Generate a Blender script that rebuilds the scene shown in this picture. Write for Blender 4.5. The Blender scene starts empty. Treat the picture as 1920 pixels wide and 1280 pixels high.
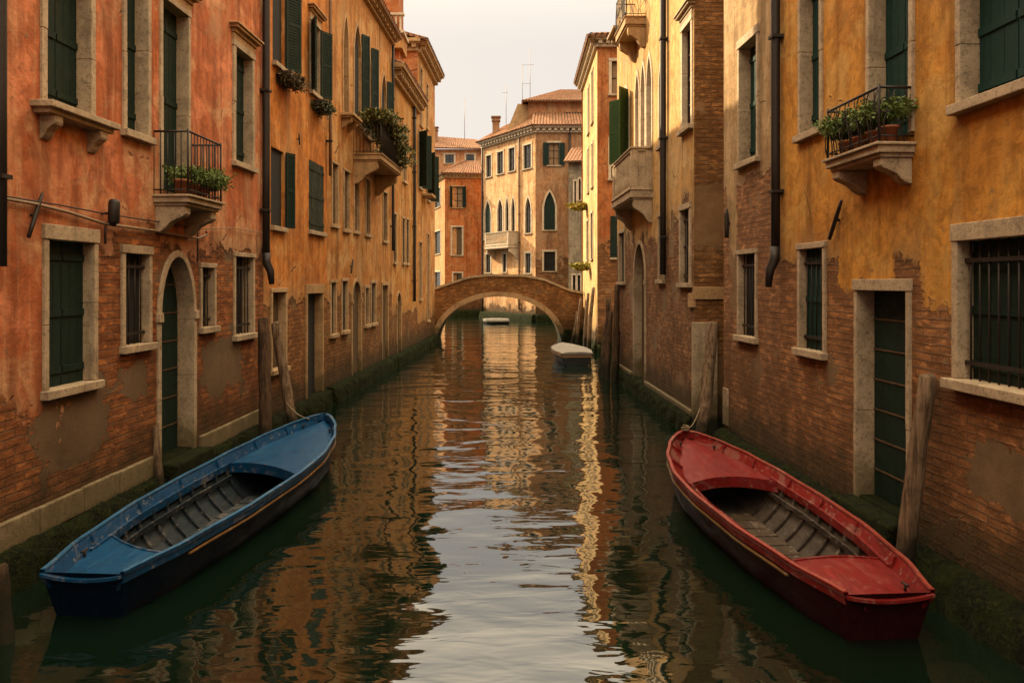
import bpy, bmesh, math, random
from mathutils import Vector, Matrix
random.seed(7)
R = math.radians
sc = bpy.context.scene
C = sc.collection

# ------------------------------------------------------------------ camera, world, sun, exposure
CAMH = 2.8
FPX, CX, HY = 1450.0, 960.0, 530.0
cam_d = bpy.data.cameras.new("camera"); cam = bpy.data.objects.new("camera", cam_d); C.objects.link(cam)
cam_d.sensor_width = 36; cam_d.lens = 36 * FPX / 1920; cam_d.shift_y = -110 / 1920
cam_d.clip_start = .05; cam_d.clip_end = 3000
cam.location = (0, 0, CAMH); cam.rotation_euler = (R(90), 0, 0)
sc.camera = cam
SUN_EL = R(29)
SUNV = Vector((-.775 * math.cos(SUN_EL), .632 * math.cos(SUN_EL), math.sin(SUN_EL))).normalized()
SKY_ROT = math.atan2(SUNV.x, SUNV.y)
world = bpy.data.worlds.new("World"); sc.world = world; world.use_nodes = True
wn = world.node_tree
bg = wn.nodes["Background"]
sky = wn.nodes.new("ShaderNodeTexSky"); sky.sky_type = 'NISHITA'; sky.sun_disc = False
sky.sun_elevation = SUN_EL; sky.sun_rotation = SKY_ROT
sky.air_density = 1.0; sky.dust_density = 6.0; sky.ozone_density = .6
tint = wn.nodes.new("ShaderNodeMix"); tint.data_type = 'RGBA'; tint.blend_type = 'MULTIPLY'; tint.inputs[0].default_value = 1
tint.inputs[7].default_value = (1.15, .90, .70, 1)
# a pale veil added over the clear sky mutes its blue
veil = wn.nodes.new("ShaderNodeMix"); veil.data_type = 'RGBA'; veil.inputs[0].default_value = .95
# veil gradient: extra brightness overhead, added to lift the shaded walls
vc = wn.nodes.new("ShaderNodeTexCoord"); vs_ = wn.nodes.new("ShaderNodeSeparateXYZ"); vr = wn.nodes.new("ShaderNodeMapRange")
vr.interpolation_type = 'SMOOTHSTEP'; vr.inputs[1].default_value = .28; vr.inputs[2].default_value = .85; vr.inputs[3].default_value = 0; vr.inputs[4].default_value = 1
vm = wn.nodes.new("ShaderNodeMix"); vm.data_type = 'RGBA'
vm.inputs[6].default_value = (3.95, 3.66, 3.36, 1); vm.inputs[7].default_value = (24.5, 20.0, 13.6, 1)
wn.links.new(vc.outputs['Generated'], vs_.inputs[0]); wn.links.new(vs_.outputs[2], vr.inputs[0]); wn.links.new(vr.outputs[0], vm.inputs[0])
wn.links.new(vm.outputs[2], veil.inputs[7])
wn.links.new(sky.outputs[0], tint.inputs[6]); wn.links.new(tint.outputs[2], veil.inputs[6])
wn.links.new(veil.outputs[2], bg.inputs[0]); bg.inputs[1].default_value = 0.105
sun_d = bpy.data.lights.new("sun", 'SUN'); sun = bpy.data.objects.new("sun", sun_d); C.objects.link(sun)
sun_d.energy = 4.7; sun_d.angle = R(.6); sun_d.color = (1, .77, .47)
sun.rotation_euler = SUNV.to_track_quat('Z', 'Y').to_euler()
sun.location = (-30, 20, 40)
sc.view_settings.view_transform = 'Standard'; sc.view_settings.look = 'None'
sc.view_settings.exposure = 1.1; sc.view_settings.gamma = 1
sc.render.engine = 'CYCLES'
sc.cycles.max_bounces = 7; sc.cycles.diffuse_bounces = 4; sc.cycles.glossy_bounces = 3
sc.cycles.sample_clamp_indirect = 6
sc.cycles.caustics_reflective = False; sc.cycles.caustics_refractive = False
try: sc.cycles.use_denoising = True
except Exception: pass

# ------------------------------------------------------------------ material helpers
class NT:
    def __init__(s, name):
        s.m = bpy.data.materials.new(name); s.m.use_nodes = True
        s.t = s.m.node_tree; s.b = s.t.nodes["Principled BSDF"]
    def node(s, typ, **kw):
        n = s.t.nodes.new(typ)
        for k, v in kw.items(): setattr(n, k, v)
        return n
    def put(s, sock, v):
        if v is None: return
        if isinstance(v, (int, float)): sock.default_value = v
        elif isinstance(v, tuple): sock.default_value = (v + (1,)) if len(v) == 3 and sock.type == 'RGBA' else v
        else: s.t.links.new(v, sock)
    def math(s, op, a, b=None, clamp=False, c=None):
        n = s.node("ShaderNodeMath", operation=op, use_clamp=clamp)
        s.put(n.inputs[0], a); s.put(n.inputs[1], b)
        if c is not None: s.put(n.inputs[2], c)
        return n.outputs[0]
    def uv(s):
        return s.node("ShaderNodeUVMap", uv_map="uv").outputs[0]
    def obj(s):
        return s.node("ShaderNodeTexCoord").outputs['Object']
    def mapp(s, v, scale=(1, 1, 1), loc=(0, 0, 0), rot=(0, 0, 0)):
        n = s.node("ShaderNodeMapping"); s.t.links.new(v, n.inputs[0])
        n.inputs[1].default_value = loc; n.inputs[2].default_value = rot; n.inputs[3].default_value = scale
        return n.outputs[0]
    def noise(s, v, scale, detail=4, rough=.55, dist=0):
        n = s.node("ShaderNodeTexNoise"); s.t.links.new(v, n.inputs['Vector'])
        n.inputs['Scale'].default_value = scale; n.inputs['Detail'].default_value = detail
        n.inputs['Roughness'].default_value = rough; n.inputs['Distortion'].default_value = dist
        return n.outputs[0]
    def step(s, v, lo, hi, a=0., b=1.):
        n = s.node("ShaderNodeMapRange", interpolation_type='SMOOTHSTEP')
        s.put(n.inputs[0], v)
        for i, x in enumerate((lo, hi, a, b)): s.put(n.inputs[1 + i], x)
        return n.outputs[0]
    def mix(s, f, a, b, mode='MIX'):
        n = s.node("ShaderNodeMix", data_type='RGBA', blend_type=mode)
        s.put(n.inputs[0], f); s.put(n.inputs[6], a); s.put(n.inputs[7], b)
        return n.outputs[2]
    def bump(s, h, strength=.5, dist=.02, prev=None):
        n = s.node("ShaderNodeBump"); s.put(n.inputs['Height'], h)
        n.inputs['Strength'].default_value = strength; n.inputs['Distance'].default_value = dist
        if prev is not None: s.t.links.new(prev, n.inputs['Normal'])
        return n.outputs[0]
    def out(s, col=None, rough=None, normal=None, metal=None, spec=None):
        s.put(s.b.inputs['Base Color'], col); s.put(s.b.inputs['Roughness'], rough)
        if normal is not None: s.t.links.new(normal, s.b.inputs['Normal'])
        s.put(s.b.inputs['Metallic'], metal)
        if spec is not None: s.b.inputs['Specular IOR Level'].default_value = spec
        return s.m

def wall_mat(name, p1, p2, p3, b1, b2, zb, amp=1.2, render=(.26, .19, .12), rend=.3, patches=(), streak=.5,
             mortar=(.20, .13, .08), seed=0., bw=.25, rh=.083, moss=.75, brickbump=.9):
    """old stucco over brick; zb = height under which the stucco has mostly fallen away.
    patches: (u, z, ru, rz, kind) kind in plaster / brick / cement"""
    b1 = (b1[0] * .98, b1[1] * 1.08, b1[2] * 1.05); b2 = (b2[0] * .98, b2[1] * 1.08, b2[2] * 1.05)
    p1, p2, p3 = [(q[0] * 1.02, q[1] * 1.04, q[2] * 1.02) for q in (p1, p2, p3)]
    n = NT(name); uv = n.mapp(n.uv(), loc=(seed * 13.7, 0, 0)); uvr = n.uv()
    sx = n.node("ShaderNodeSeparateXYZ"); n.t.links.new(uvr, sx.inputs[0]); U, V = sx.outputs[0], sx.outputs[1]
    nA = n.noise(uv, .55, 5, .6); nB = n.noise(uv, 1.9, 8, .62, .3); nC = n.noise(n.mapp(uv, (5.5, .45, 1)), 1.0, 6, .65)
    nD = n.noise(uv, 9, 6, .7); nF = n.noise(uv, 38, 4, .7)
    nE = n.noise(n.mapp(uv, (1, 1, 1), (31, 17, 0)), 1.1, 7, .62, .5)
    # stucco colour
    nG = n.noise(n.mapp(uv, (1, .8, 1), (11, 3, 0)), 4.2, 7, .66, .6)
    col = n.mix(n.step(nA, .42, .58), p1, p2)
    col = n.mix(n.step(nG, .44, .60, 0, .62), col, tuple(x * .55 for x in p2))
    col = n.mix(n.math('MULTIPLY', n.step(nE, .48, .62), .8), col, p3)
    col = n.mix(n.math('MULTIPLY', n.step(nC, .49, .66), streak), col, tuple(x * .45 for x in p2))
    col = n.mix(n.math('MULTIPLY', n.step(n.noise(n.mapp(uv, (7, .35, 1), (4, 9, 0)), 1, 4, .6), .53, .68), streak * .8), col, p3)
    col = n.mix(n.step(nD, .42, .68, .0, .42), col, tuple(x * .45 for x in p1))
    tg = n.noise(n.mapp(uv, (2.2, .28, 1), (8, 2, 0)), 1.0, 5, .6, .2); col = n.mix(n.step(tg, .50, .66, 0, .6), col, tuple(x * .42 for x in p2)); tg2 = n.noise(n.mapp(uv, (1.3, .5, 1), (18, 6, 0)), 1.0, 6, .6, .3); col = n.mix(n.step(tg2, .54, .68, 0, .55), col, tuple(.5 * x + .5 * y for x, y in zip(p3, render)))
    chip = n.math('MULTIPLY', n.step(nD, .60, .63), n.step(nB, .5, .58)); col = n.mix(n.math('MULTIPLY', chip, .7), col, render)
    # brick
    wob = n.node("ShaderNodeMix", data_type='VECTOR'); wob.inputs[0].default_value = .035
    nv = n.node("ShaderNodeTexNoise"); n.t.links.new(uv, nv.inputs['Vector']); nv.inputs['Scale'].default_value = 3.2; nv.inputs['Detail'].default_value = 3
    n.t.links.new(uv, wob.inputs[4]); n.t.links.new(nv.outputs[1], wob.inputs[5])
    bt = n.node("ShaderNodeTexBrick"); n.t.links.new(wob.outputs[1], bt.inputs['Vector'])
    for k, v in (('Scale', 1.), ('Brick Width', bw), ('Row Height', rh), ('Mortar Size', .011), ('Mortar Smooth', .35), ('Bias', 0.)):
        bt.inputs[k].default_value = v
    bt.inputs['Color1'].default_value = b1 + (1,); bt.inputs['Color2'].default_value = b2 + (1,); bt.inputs['Mortar'].default_value = mortar + (1,)
    nH = n.noise(n.mapp(uv, (1 / bw, 1 / rh, 1)), .9, 2, .5); bc = n.mix(n.step(nH, .38, .62, 0, .85), bt.outputs[0], tuple(x * .5 for x in b2)); bc = n.mix(n.step(n.noise(n.mapp(uv, (1 / bw, 1 / rh, 1), (5, 9, 0)), 1.1, 2, .5), .55, .68, 0, .7), bc, tuple(min(1, x * 1.45) for x in b1))
    bc = n.mix(n.step(nB, .42, .60, 0, .7), bc, tuple(x * .42 for x in b2))
    bc = n.mix(n.step(nE, .50, .72, 0, .65), bc, tuple(.6 * a + .4 * b for a, b in zip(render, b1)))
    bc = n.mix(n.step(nF, .35, .7, 0, .45), bc, tuple(x * .5 for x in b1))
    # how far down the stucco reaches
    f = n.math('SUBTRACT', zb, V)
    f = n.math('ADD', f, n.math('MULTIPLY', n.math('SUBTRACT', nB, .5), amp * 2.6))
    f = n.math('ADD', f, n.math('MULTIPLY', n.math('SUBTRACT', nA, .5), amp * 2.2))
    f = n.math('ADD', f, n.math('MULTIPLY', n.math('SUBTRACT', nD, .5), amp * .35))
    cem = n.math('ADD', n.step(nE, .66 - rend * .35, .69 - rend * .35), 0.)
    cem = n.math('MULTIPLY', cem, 1. if rend > 0 else 0.)
    for (pu, pz, ru, rz, kind) in patches:
        a = n.math('DIVIDE', n.math('ABSOLUTE', n.math('SUBTRACT', U, pu)), ru)
        b = n.math('DIVIDE', n.math('ABSOLUTE', n.math('SUBTRACT', V, pz)), rz)
        d = n.math('SUBTRACT', 1., n.math('POWER', n.math('ADD', n.math('POWER', a, 3.), n.math('POWER', b, 3.)), .333))
        d = n.math('ADD', d, n.math('MULTIPLY', n.math('SUBTRACT', nD, .5), .9))
        d = n.math('ADD', d, n.math('MULTIPLY', n.math('SUBTRACT', nB, .5), 2.2))
        k = n.step(d, .0, .05)
        if kind == 'plaster': f = n.math('SUBTRACT', f, n.math('MULTIPLY', k, 6.)); cem = n.math('MULTIPLY', cem, n.math('SUBTRACT', 1., k))
        elif kind == 'brick': f = n.math('ADD', f, n.math('MULTIPLY', k, 6.)); cem = n.math('MULTIPLY', cem, n.math('SUBTRACT', 1., k))
        else: cem = n.math('MAXIMUM', cem, k)
    mb = n.step(f, -.03, .03)
    vo = n.node("ShaderNodeTexVoronoi", feature='DISTANCE_TO_EDGE'); n.t.links.new(wob.outputs[1], vo.inputs['Vector']); vo.inputs['Scale'].default_value = .75
    wob2 = n.node("ShaderNodeMix", data_type='VECTOR'); wob2.inputs[0].default_value = .16; n.t.links.new(uv, wob2.inputs[4])
    nv2 = n.node("ShaderNodeTexNoise"); n.t.links.new(uv, nv2.inputs['Vector']); nv2.inputs['Scale'].default_value = 1.7; nv2.inputs['Detail'].default_value = 6; n.t.links.new(nv2.outputs[1], wob2.inputs[5])
    n.t.links.new(wob2.outputs[1], vo.inputs['Vector'])
    crack = n.math('MULTIPLY', n.step(vo.outputs[0], .003, .010, 1, 0), n.step(nE, .56, .62))
    col = n.mix(n.math('MULTIPLY', crack, .75), col, tuple(x * .25 for x in p2))
    cemc = n.mix(n.step(nB, .4, .65), render, tuple(x * .68 for x in render))
    cemc = n.mix(n.step(nF, .3, .7, 0, .4), cemc, tuple(x * .6 for x in render))
    bc2 = n.mix(cem, bc, cemc)
    col = n.mix(mb, col, bc2)
    edge = n.math('MULTIPLY', n.step(f, -.45, -.02), n.math('SUBTRACT', 1., mb))      # worn rim of the stucco
    col = n.mix(n.math('MULTIPLY', edge, .45), col, render)
    rim = n.math('MULTIPLY', n.step(f, .0, .03), n.step(f, .05, .10, 1, 0)); col = n.mix(n.math('MULTIPLY', rim, .55), col, tuple(x * .22 for x in b2))  # dark line painted on the brick side as shadow of the stucco edge
    # damp and algae where the tide reaches; lw_ browns the wall higher up
    dm = n.math('ADD', n.math('SUBTRACT', moss + .35, V), n.math('MULTIPLY', n.math('SUBTRACT', nB, .5), 1.0))
    lw_ = n.math('ADD', n.math('SUBTRACT', 2.1, V), n.math('MULTIPLY', n.math('SUBTRACT', nA, .5), 4.)); col = n.mix(n.step(lw_, 0., 1.7, 0, .42), col, (.085, .045, .018))
    col = n.mix(n.step(dm, 0., .55, 0, .75), col, (.05, .036, .015))
    ms = n.math('ADD', n.math('SUBTRACT', moss * .62, V), n.math('MULTIPLY', n.math('SUBTRACT', nD, .5), .5))
    col = n.mix(n.step(ms, -.04, .2), col, (.010, .014, .005))
    gm = n.node('ShaderNodeGamma'); n.t.links.new(col, gm.inputs[0]); gm.inputs[1].default_value = 1.08; col = gm.outputs[0]
    # relief
    bh = n.math('MULTIPLY', n.math('SUBTRACT', 1., bt.outputs[1]), n.math('SUBTRACT', 1., cem)); bh = n.math('ADD', bh, n.math('MULTIPLY', cem, 1.3))
    rg_ = n.math('SUBTRACT', 1., n.math('MULTIPLY', cem, .72)); bh = n.math('ADD', bh, n.math('MULTIPLY', n.math('MULTIPLY', nF, .7), rg_)); bh = n.math('ADD', bh, n.math('MULTIPLY', n.math('MULTIPLY', nD, 1.2), rg_))
    ph = n.math('ADD', n.math('MULTIPLY', nD, .38), n.math('MULTIPLY', nF, .10)); ph = n.math('ADD', ph, n.math('MULTIPLY', nB, 1.3))
    h = n.mix(mb, n.math('ADD', n.math('SUBTRACT', ph, n.math('MULTIPLY', crack, .7)), 2.6), n.math('MULTIPLY', bh, brickbump))
    return n.out(col, .92, n.bump(h, 1., .024), spec=.2)

def stone_mat(name, c=(.42, .36, .28), d=(.2, .16, .11), moss=.8, rough=.8):
    n = NT(name); o = n.obj(); g = n.node("ShaderNodeNewGeometry").outputs['Position']
    sx = n.node("ShaderNodeSeparateXYZ"); n.t.links.new(g, sx.inputs[0])
    a = n.noise(g, 3, 7, .68, .4); b = n.noise(g, 22, 5, .72); c2 = n.noise(n.mapp(g, (3, 3, .5)), 1.6, 5, .6)
    col = n.mix(n.step(a, .42, .68, 0, .7), c, d)
    col = n.mix(n.step(c2, .55, .75, 0, .5), col, tuple(x * .6 for x in d))
    col = n.mix(n.step(b, .50, .66, 0, .6), col, tuple(x * .6 for x in d))
    pit = n.noise(g, 60, 3, .6); col = n.mix(n.step(pit, .56, .66, 0, .5), col, tuple(x * .35 for x in d))
    dm = n.math('ADD', n.math('SUBTRACT', moss + .3, sx.outputs[2]), n.math('MULTIPLY', n.math('SUBTRACT', a, .5), .9))
    col = n.mix(n.step(dm, 0., .6, 0, .8), col, (.07, .055, .02))
    ms = n.math('ADD', n.math('SUBTRACT', moss * .6 - .05, sx.outputs[2]), n.math('MULTIPLY', n.math('SUBTRACT', b, .5), .3))
    col = n.mix(n.step(ms, 0, .15), col, (.012, .016, .006))
    h = n.math('ADD', n.math('MULTIPLY', a, 1.), n.math('MULTIPLY', b, .6))
    return n.out(col, rough, n.bump(h, .8, .012), spec=.3)

def paint_wood(name, c, worn=(.12, .09, .06), w=.25, rough=.5, vert=True, plank=0):
    n = NT(name); g = n.node("ShaderNodeNewGeometry").outputs['Position']
    sc3 = (9, 9, .7) if vert else (2, .5, 9)
    a = n.noise(n.mapp(g, sc3), 2.2, 6, .65); b = n.noise(g, 5, 6, .6)
    col = n.mix(n.step(a, .35, .7, 0, .5), c, tuple(x * .5 for x in c))
    col = n.mix(n.step(b, .62 - w * .2, .74, 0, .8), col, worn)
    return n.out(col, n.step(b, .3, .7, rough, rough + .3), n.bump(n.math('ADD', a, n.math('MULTIPLY', b, .5)), .5, .006), spec=.22)

def plain(name, c, rough=.6, metal=0., var=.4, scale=12, bump=.3, spec=None):
    n = NT(name); g = n.node("ShaderNodeNewGeometry").outputs['Position']
    a = n.noise(g, scale, 5, .65)
    return n.out(n.mix(n.step(a, .35, .7, 0, var), c, tuple(x * .45 for x in c)), rough, n.bump(a, bump, .006), metal, spec)

def leaf_mat(name, c1, c2):
    n = NT(name); g = n.node("ShaderNodeNewGeometry")
    a = n.noise(g.outputs['Position'], 9, 3)
    col = n.mix(n.step(a, .35, .65), c1, c2)
    n.b.inputs['Subsurface Weight'].default_value = 0
    return n.out(col, .6)

def tile_mat(name, c=(.33, .15, .075), d=(.13, .07, .04)):
    n = NT(name); uv = n.uv(); a = n.noise(uv, 2.2, 6, .65); b = n.noise(uv, 11, 4, .7)
    bt = n.node("ShaderNodeTexBrick"); n.t.links.new(uv, bt.inputs['Vector'])
    for k, v in (('Scale', 1.), ('Brick Width', .22), ('Row Height', .34), ('Mortar Size', .03), ('Mortar Smooth', .6)): bt.inputs[k].default_value = v
    bt.offset = 0
    bt.inputs['Color1'].default_value = c + (1,); bt.inputs['Color2'].default_value = tuple(x * .7 for x in c) + (1,); bt.inputs['Mortar'].default_value = tuple(x * .35 for x in d) + (1,)
    col = n.mix(n.step(a, .42, .66, 0, .7), bt.outputs[0], d)
    col = n.mix(n.step(b, .5, .7, 0, .4), col, (.40, .27, .15))
    return n.out(col, .9, n.bump(n.math('ADD', n.math('SUBTRACT', 1., bt.outputs[1]), b), .9, .05), spec=.2)

def boat_mat(name, c, rough=.38, scuff=(.3, .25, .2), spec=.24, worn=.5):
    n = NT(name); o = n.obj()
    a = n.noise(n.mapp(o, (3, .8, 3)), 2.4, 6, .65, .4); b = n.noise(o, 14, 6, .7); d = n.noise(n.mapp(o, (14, 1.1, 6)), 2, 4, .6)
    col = n.mix(n.step(a, .35, .7, 0, .55), c, tuple(x * .5 for x in c))
    col = n.mix(n.step(b, .56, .68, 0, worn), col, scuff); e2 = n.noise(n.mapp(o, (2.2, 1.0, 2)), 1.7, 7, .7, .8); col = n.mix(n.step(e2, .54, .64, 0, worn), col, tuple(.55 * x + .45 * y for x, y in zip(c, scuff))); col = n.mix(n.step(e2, .36, .46, .55, 0), col, tuple(x * .45 for x in c))  # e2 adds broad pale patches, part wear and part painted sheen
    col = n.mix(n.step(d, .58, .70, 0, worn), col, tuple(min(1, x * 1.5 + .01) for x in c))
    return n.out(col, n.step(a, .3, .7, rough - .08, rough + .2), n.bump(n.math('ADD', d, b), .25, .006), spec=spec)

M = {}
M['stone'] = stone_mat('worn_istrian_stone', (.42, .32, .21), (.20, .15, .095))
M['stone_tan'] = stone_mat('tan_window_stone', (.46, .31, .17), (.22, .14, .07))
M['stone_dark'] = stone_mat('soot_stained_stone', (.27, .21, .14), (.13, .10, .06))
M['stone_light'] = stone_mat('pale_stone', (.55, .44, .31), (.33, .27, .19))
M['stone_warm'] = stone_mat('warm_stucco_stone', (.42, .26, .12), (.22, .13, .06))
M['green'] = paint_wood('dark_green_paint', (.007, .020, .014), (.02, .026, .018), .2, .5)
M['green_sun'] = paint_wood('sunlit_green_paint', (.035, .075, .022), (.08, .09, .05), .2, .5)  # shutter green lightened, sunlight put into the colour
M['teal'] = paint_wood('teal_green_paint', (.007, .034, .029), (.03, .06, .05), .2, .5)
M['dark'] = plain('dark_room', (.008, .007, .006), .9)  # near-black sheets painting the shade of rooms behind openings
M['darkwood'] = paint_wood('dark_brown_wood', (.035, .02, .012), (.07, .05, .03), .3, .6)
M['brownboard'] = paint_wood('faded_board', (.10, .065, .035), (.15, .10, .06), .3, .7)
M['iron'] = plain('rusty_black_iron', (.022, .015, .011), .6, .3)
M['pipe'] = plain('brown_drainpipe', (.014, .009, .007), .55, .2)
M['pipe_tan'] = plain('tan_drainpipe', (.16, .08, .035), .6)
M['glass'] = plain('window_glass', (.022, .028, .026), .12, 0, .5, 2, .1, .8)
M['paintframe'] = paint_wood('old_white_window_paint', (.42, .38, .30), (.2, .16, .1), .3, .6)
M['curtain'] = plain('tan_curtain', (.25, .15, .08), .9)
M['tile'] = tile_mat('terracotta_roof_tiles')
M['terracotta'] = plain('terracotta_pot', (.30, .10, .045), .8)
M['leaf'] = leaf_mat('green_leaves', (.065, .12, .018), (.14, .19, .035))
M['leaf_dark'] = leaf_mat('olive_leaves', (.030, .042, .010), (.075, .075, .018))
M['leaf_bush'] = leaf_mat('bush_leaves', (.075, .085, .014), (.16, .14, .03))
M['leaf_dry'] = leaf_mat('brownish_leaves', (.05, .04, .012), (.10, .065, .02))
M['leaf_yellow'] = leaf_mat('yellow_green_leaves', (.22, .24, .03), (.38, .30, .05))
M['flower'] = leaf_mat('orange_flowers', (.55, .20, .03), (.6, .35, .08))
M['cable'] = plain('pale_cable', (.25, .17, .10), .7)
M['cable_dark'] = plain('dark_cable', (.05, .03, .02), .7)
M['antenna'] = plain('antenna_metal', (.30, .24, .22), .5, .3)
M['post'] = None

def post_mat(name, c, d):
    n = NT(name); g = n.node("ShaderNodeNewGeometry").outputs['Position']
    sx = n.node("ShaderNodeSeparateXYZ"); n.t.links.new(g, sx.inputs[0])
    a = n.noise(n.mapp(g, (16, 16, .9)), 1.6, 6, .7, .3); b = n.noise(g, 6, 5, .6)
    col = n.mix(n.step(a, .38, .64), c, d); col = n.mix(n.step(b, .5, .7, 0, .5), col, tuple(x * .6 for x in d))
    w = n.math('ADD', n.math('SUBTRACT', .62, sx.outputs[2]), n.math('MULTIPLY', n.math('SUBTRACT', b, .5), .5))
    col = n.mix(n.step(w, -.1, .3), col, (.018, .015, .008))
    return n.out(col, .9, n.bump(n.math('ADD', a, n.math('MULTIPLY', b, .4)), 1., .03), spec=.2)
M['post'] = post_mat('weathered_timber', (.21, .14, .085), (.07, .042, .024))
M['post_dark'] = post_mat('dark_wet_timber', (.10, .058, .03), (.035, .02, .012))

def moss_mat():
    n = NT('wet_moss'); g = n.node("ShaderNodeNewGeometry").outputs['Position']
    a = n.noise(g, 5, 6, .7); b = n.noise(g, 30, 5, .7)
    col = n.mix(n.step(a, .35, .65), (.003, .004, .002), (.014, .020, .004)); col = n.mix(n.step(b, .48, .66, 0, .75), col, (.036, .042, .008))
    return n.out(col, .95, n.bump(n.math('ADD', a, b), 1, .06), spec=.12)
M['moss'] = moss_mat()

def water_mat():
    n = NT('canal_water'); g = n.node("ShaderNodeNewGeometry").outputs['Position']
    # long lazy swells plus short ripples, crests mostly across the canal
    a = n.noise(n.mapp(g, (.9, 1.6, 1)), .62, 2, .45, .5)
    b = n.noise(n.mapp(g, (1.0, 2.6, 1), (7, 3, 0)), 1.9, 2, .5, .4)
    c = n.noise(n.mapp(g, (1, 2.0, 1), (3, 5, 0)), 7., 2, .5)
    mod = n.step(n.noise(g, .22, 2), .4, .62, .45, 1.)
    h = n.math('ADD', n.math('MULTIPLY', a, 1.), n.math('MULTIPLY', b, .13))
    h = n.math('ADD', h, n.math('MULTIPLY', n.math('MULTIPLY', c, .009), mod))
    n.b.inputs['IOR'].default_value = 1.85
    n.b.inputs['Specular IOR Level'].default_value = .85
    m = n.out((.003, .0085, .0045), .02, n.bump(h, 1., .05))
    return m
M['water'] = water_mat()

# ------------------------------------------------------------------ mesh helpers
class MB:
    def __init__(s): s.v = []; s.f = []; s.uvs = []; s.smooth = []
    def vert(s, p): s.v.append(Vector(p)); return len(s.v) - 1
    def face(s, pts, uv=None, smooth=False):
        i = [s.vert(p) for p in pts]; s.f.append(i); s.uvs.append(uv); s.smooth.append(smooth)
    def faces(s, vs, fs, smooth=False):
        b = len(s.v); s.v += [Vector(p) for p in vs]
        for f in fs: s.f.append([b + i for i in f]); s.uvs.append(None); s.smooth.append(smooth)
    def hexa(s, p):           # p: 8 points, bottom loop 0-3, top loop 4-7
        s.faces(p, [(3, 2, 1, 0), (4, 5, 6, 7), (0, 1, 5, 4), (1, 2, 6, 5), (2, 3, 7, 6), (3, 0, 4, 7)])
    def box(s, a, b):
        (x0, y0, z0), (x1, y1, z1) = a, b
        s.hexa([(x0, y0, z0), (x1, y0, z0), (x1, y1, z0), (x0, y1, z0), (x0, y0, z1), (x1, y0, z1), (x1, y1, z1), (x0, y1, z1)])
    def tube(s, pts, r, n=8, smooth=True, cap=True, jit=0):
        pts = [Vector(p) for p in pts]; rs = r if isinstance(r, (list, tuple)) else [r] * len(pts)
        rings = []
        for i, p in enumerate(pts):
            d = (pts[min(i + 1, len(pts) - 1)] - pts[max(i - 1, 0)])
            if d.length < 1e-9: d = Vector((0, 0, 1))
            d.normalize(); ref = Vector((0, 0, 1)) if abs(d.z) < .9 else Vector((1, 0, 0))
            a = d.cross(ref).normalized(); b = d.cross(a)
            rings.append([p + (a * math.cos(2 * math.pi * k / n) + b * math.sin(2 * math.pi * k / n)) * rs[i] * (1 + random.uniform(-jit, jit)) for k in range(n)])
        vs = [q for rg in rings for q in rg]; fs = []
        for i in range(len(pts) - 1):
            for k in range(n):
                fs.append((i * n + k, (i + 1) * n + k, (i + 1) * n + (k + 1) % n, i * n + (k + 1) % n))
        s.faces(vs, fs, smooth)
        if cap:
            s.faces(rings[0], [tuple(range(n))]); s.faces(rings[-1], [tuple(reversed(range(n)))])
    def build(s, name, mat, parent=None, local=False, bevel=0, fix=True, seg=2):
        me = bpy.data.meshes.new(name); ob = bpy.data.objects.new(name, me); C.objects.link(ob)
        if local: org = Vector((0, 0, 0)); off = Vector((0, 0, 0))
        else:
            mn = Vector([min(v[i] for v in s.v) for i in range(3)]); mx = Vector([max(v[i] for v in s.v) for i in range(3)])
            org = Vector(((mn.x + mx.x) / 2, (mn.y + mx.y) / 2, mn.z))
            off = parent_world(parent)
        me.from_pydata([tuple(v - org) for v in s.v], [], s.f)
        uvl = me.uv_layers.new(name="uv")
        for pi, poly in enumerate(me.polygons):
            poly.use_smooth = s.smooth[pi]
            u = s.uvs[pi]
            for k, li in enumerate(poly.loop_indices):
                if u: uvl.data[li].uv = u[k]
                else:
                    w = s.v[s.f[pi][k]]; nn = poly.normal
                    uvl.data[li].uv = (w.x + w.y, w.z) if abs(nn.z) < .7 else (w.x, w.y)
        if mat is not None: me.materials.append(mat)
        if fix:
            bm = bmesh.new(); bm.from_mesh(me); bmesh.ops.remove_doubles(bm, verts=bm.verts, dist=1e-5)
            bmesh.ops.recalc_face_normals(bm, faces=bm.faces); bm.to_mesh(me); bm.free()
        if bevel:
            md = ob.modifiers.new("bevel", 'BEVEL'); md.width = bevel; md.segments = seg; md.limit_method = 'ANGLE'; md.angle_limit = R(40)
            md.harden_normals = False
        ob.location = org - off
        if parent is not None: ob.parent = parent
        return ob

_W = {}
def parent_world(p):
    w = Vector((0, 0, 0))
    while p is not None: w += p.location; p = p.parent
    return w
def tag(o, label=None, cat=None, group=None, kind=None):
    if label: o['label'] = label
    if cat: o['category'] = cat
    if group: o['group'] = group
    if kind: o['kind'] = kind
    return o
def empty(name, loc, label, cat, group=None, rz=0):
    o = bpy.data.objects.new(name, None); C.objects.link(o); o.location = loc; o.rotation_euler = (0, 0, rz)
    o.empty_display_size = .2
    return tag(o, label, cat, group)

# ------------------------------------------------------------------ facades
def gp(px, py):                                   # a point of the water surface
    t = CAMH / (py - HY); return Vector(((px - CX) * t, FPX * t))
def at(px, py, Y): return Vector(((px - CX) / FPX * Y, Y, CAMH + (HY - py) / FPX * Y))

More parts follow.
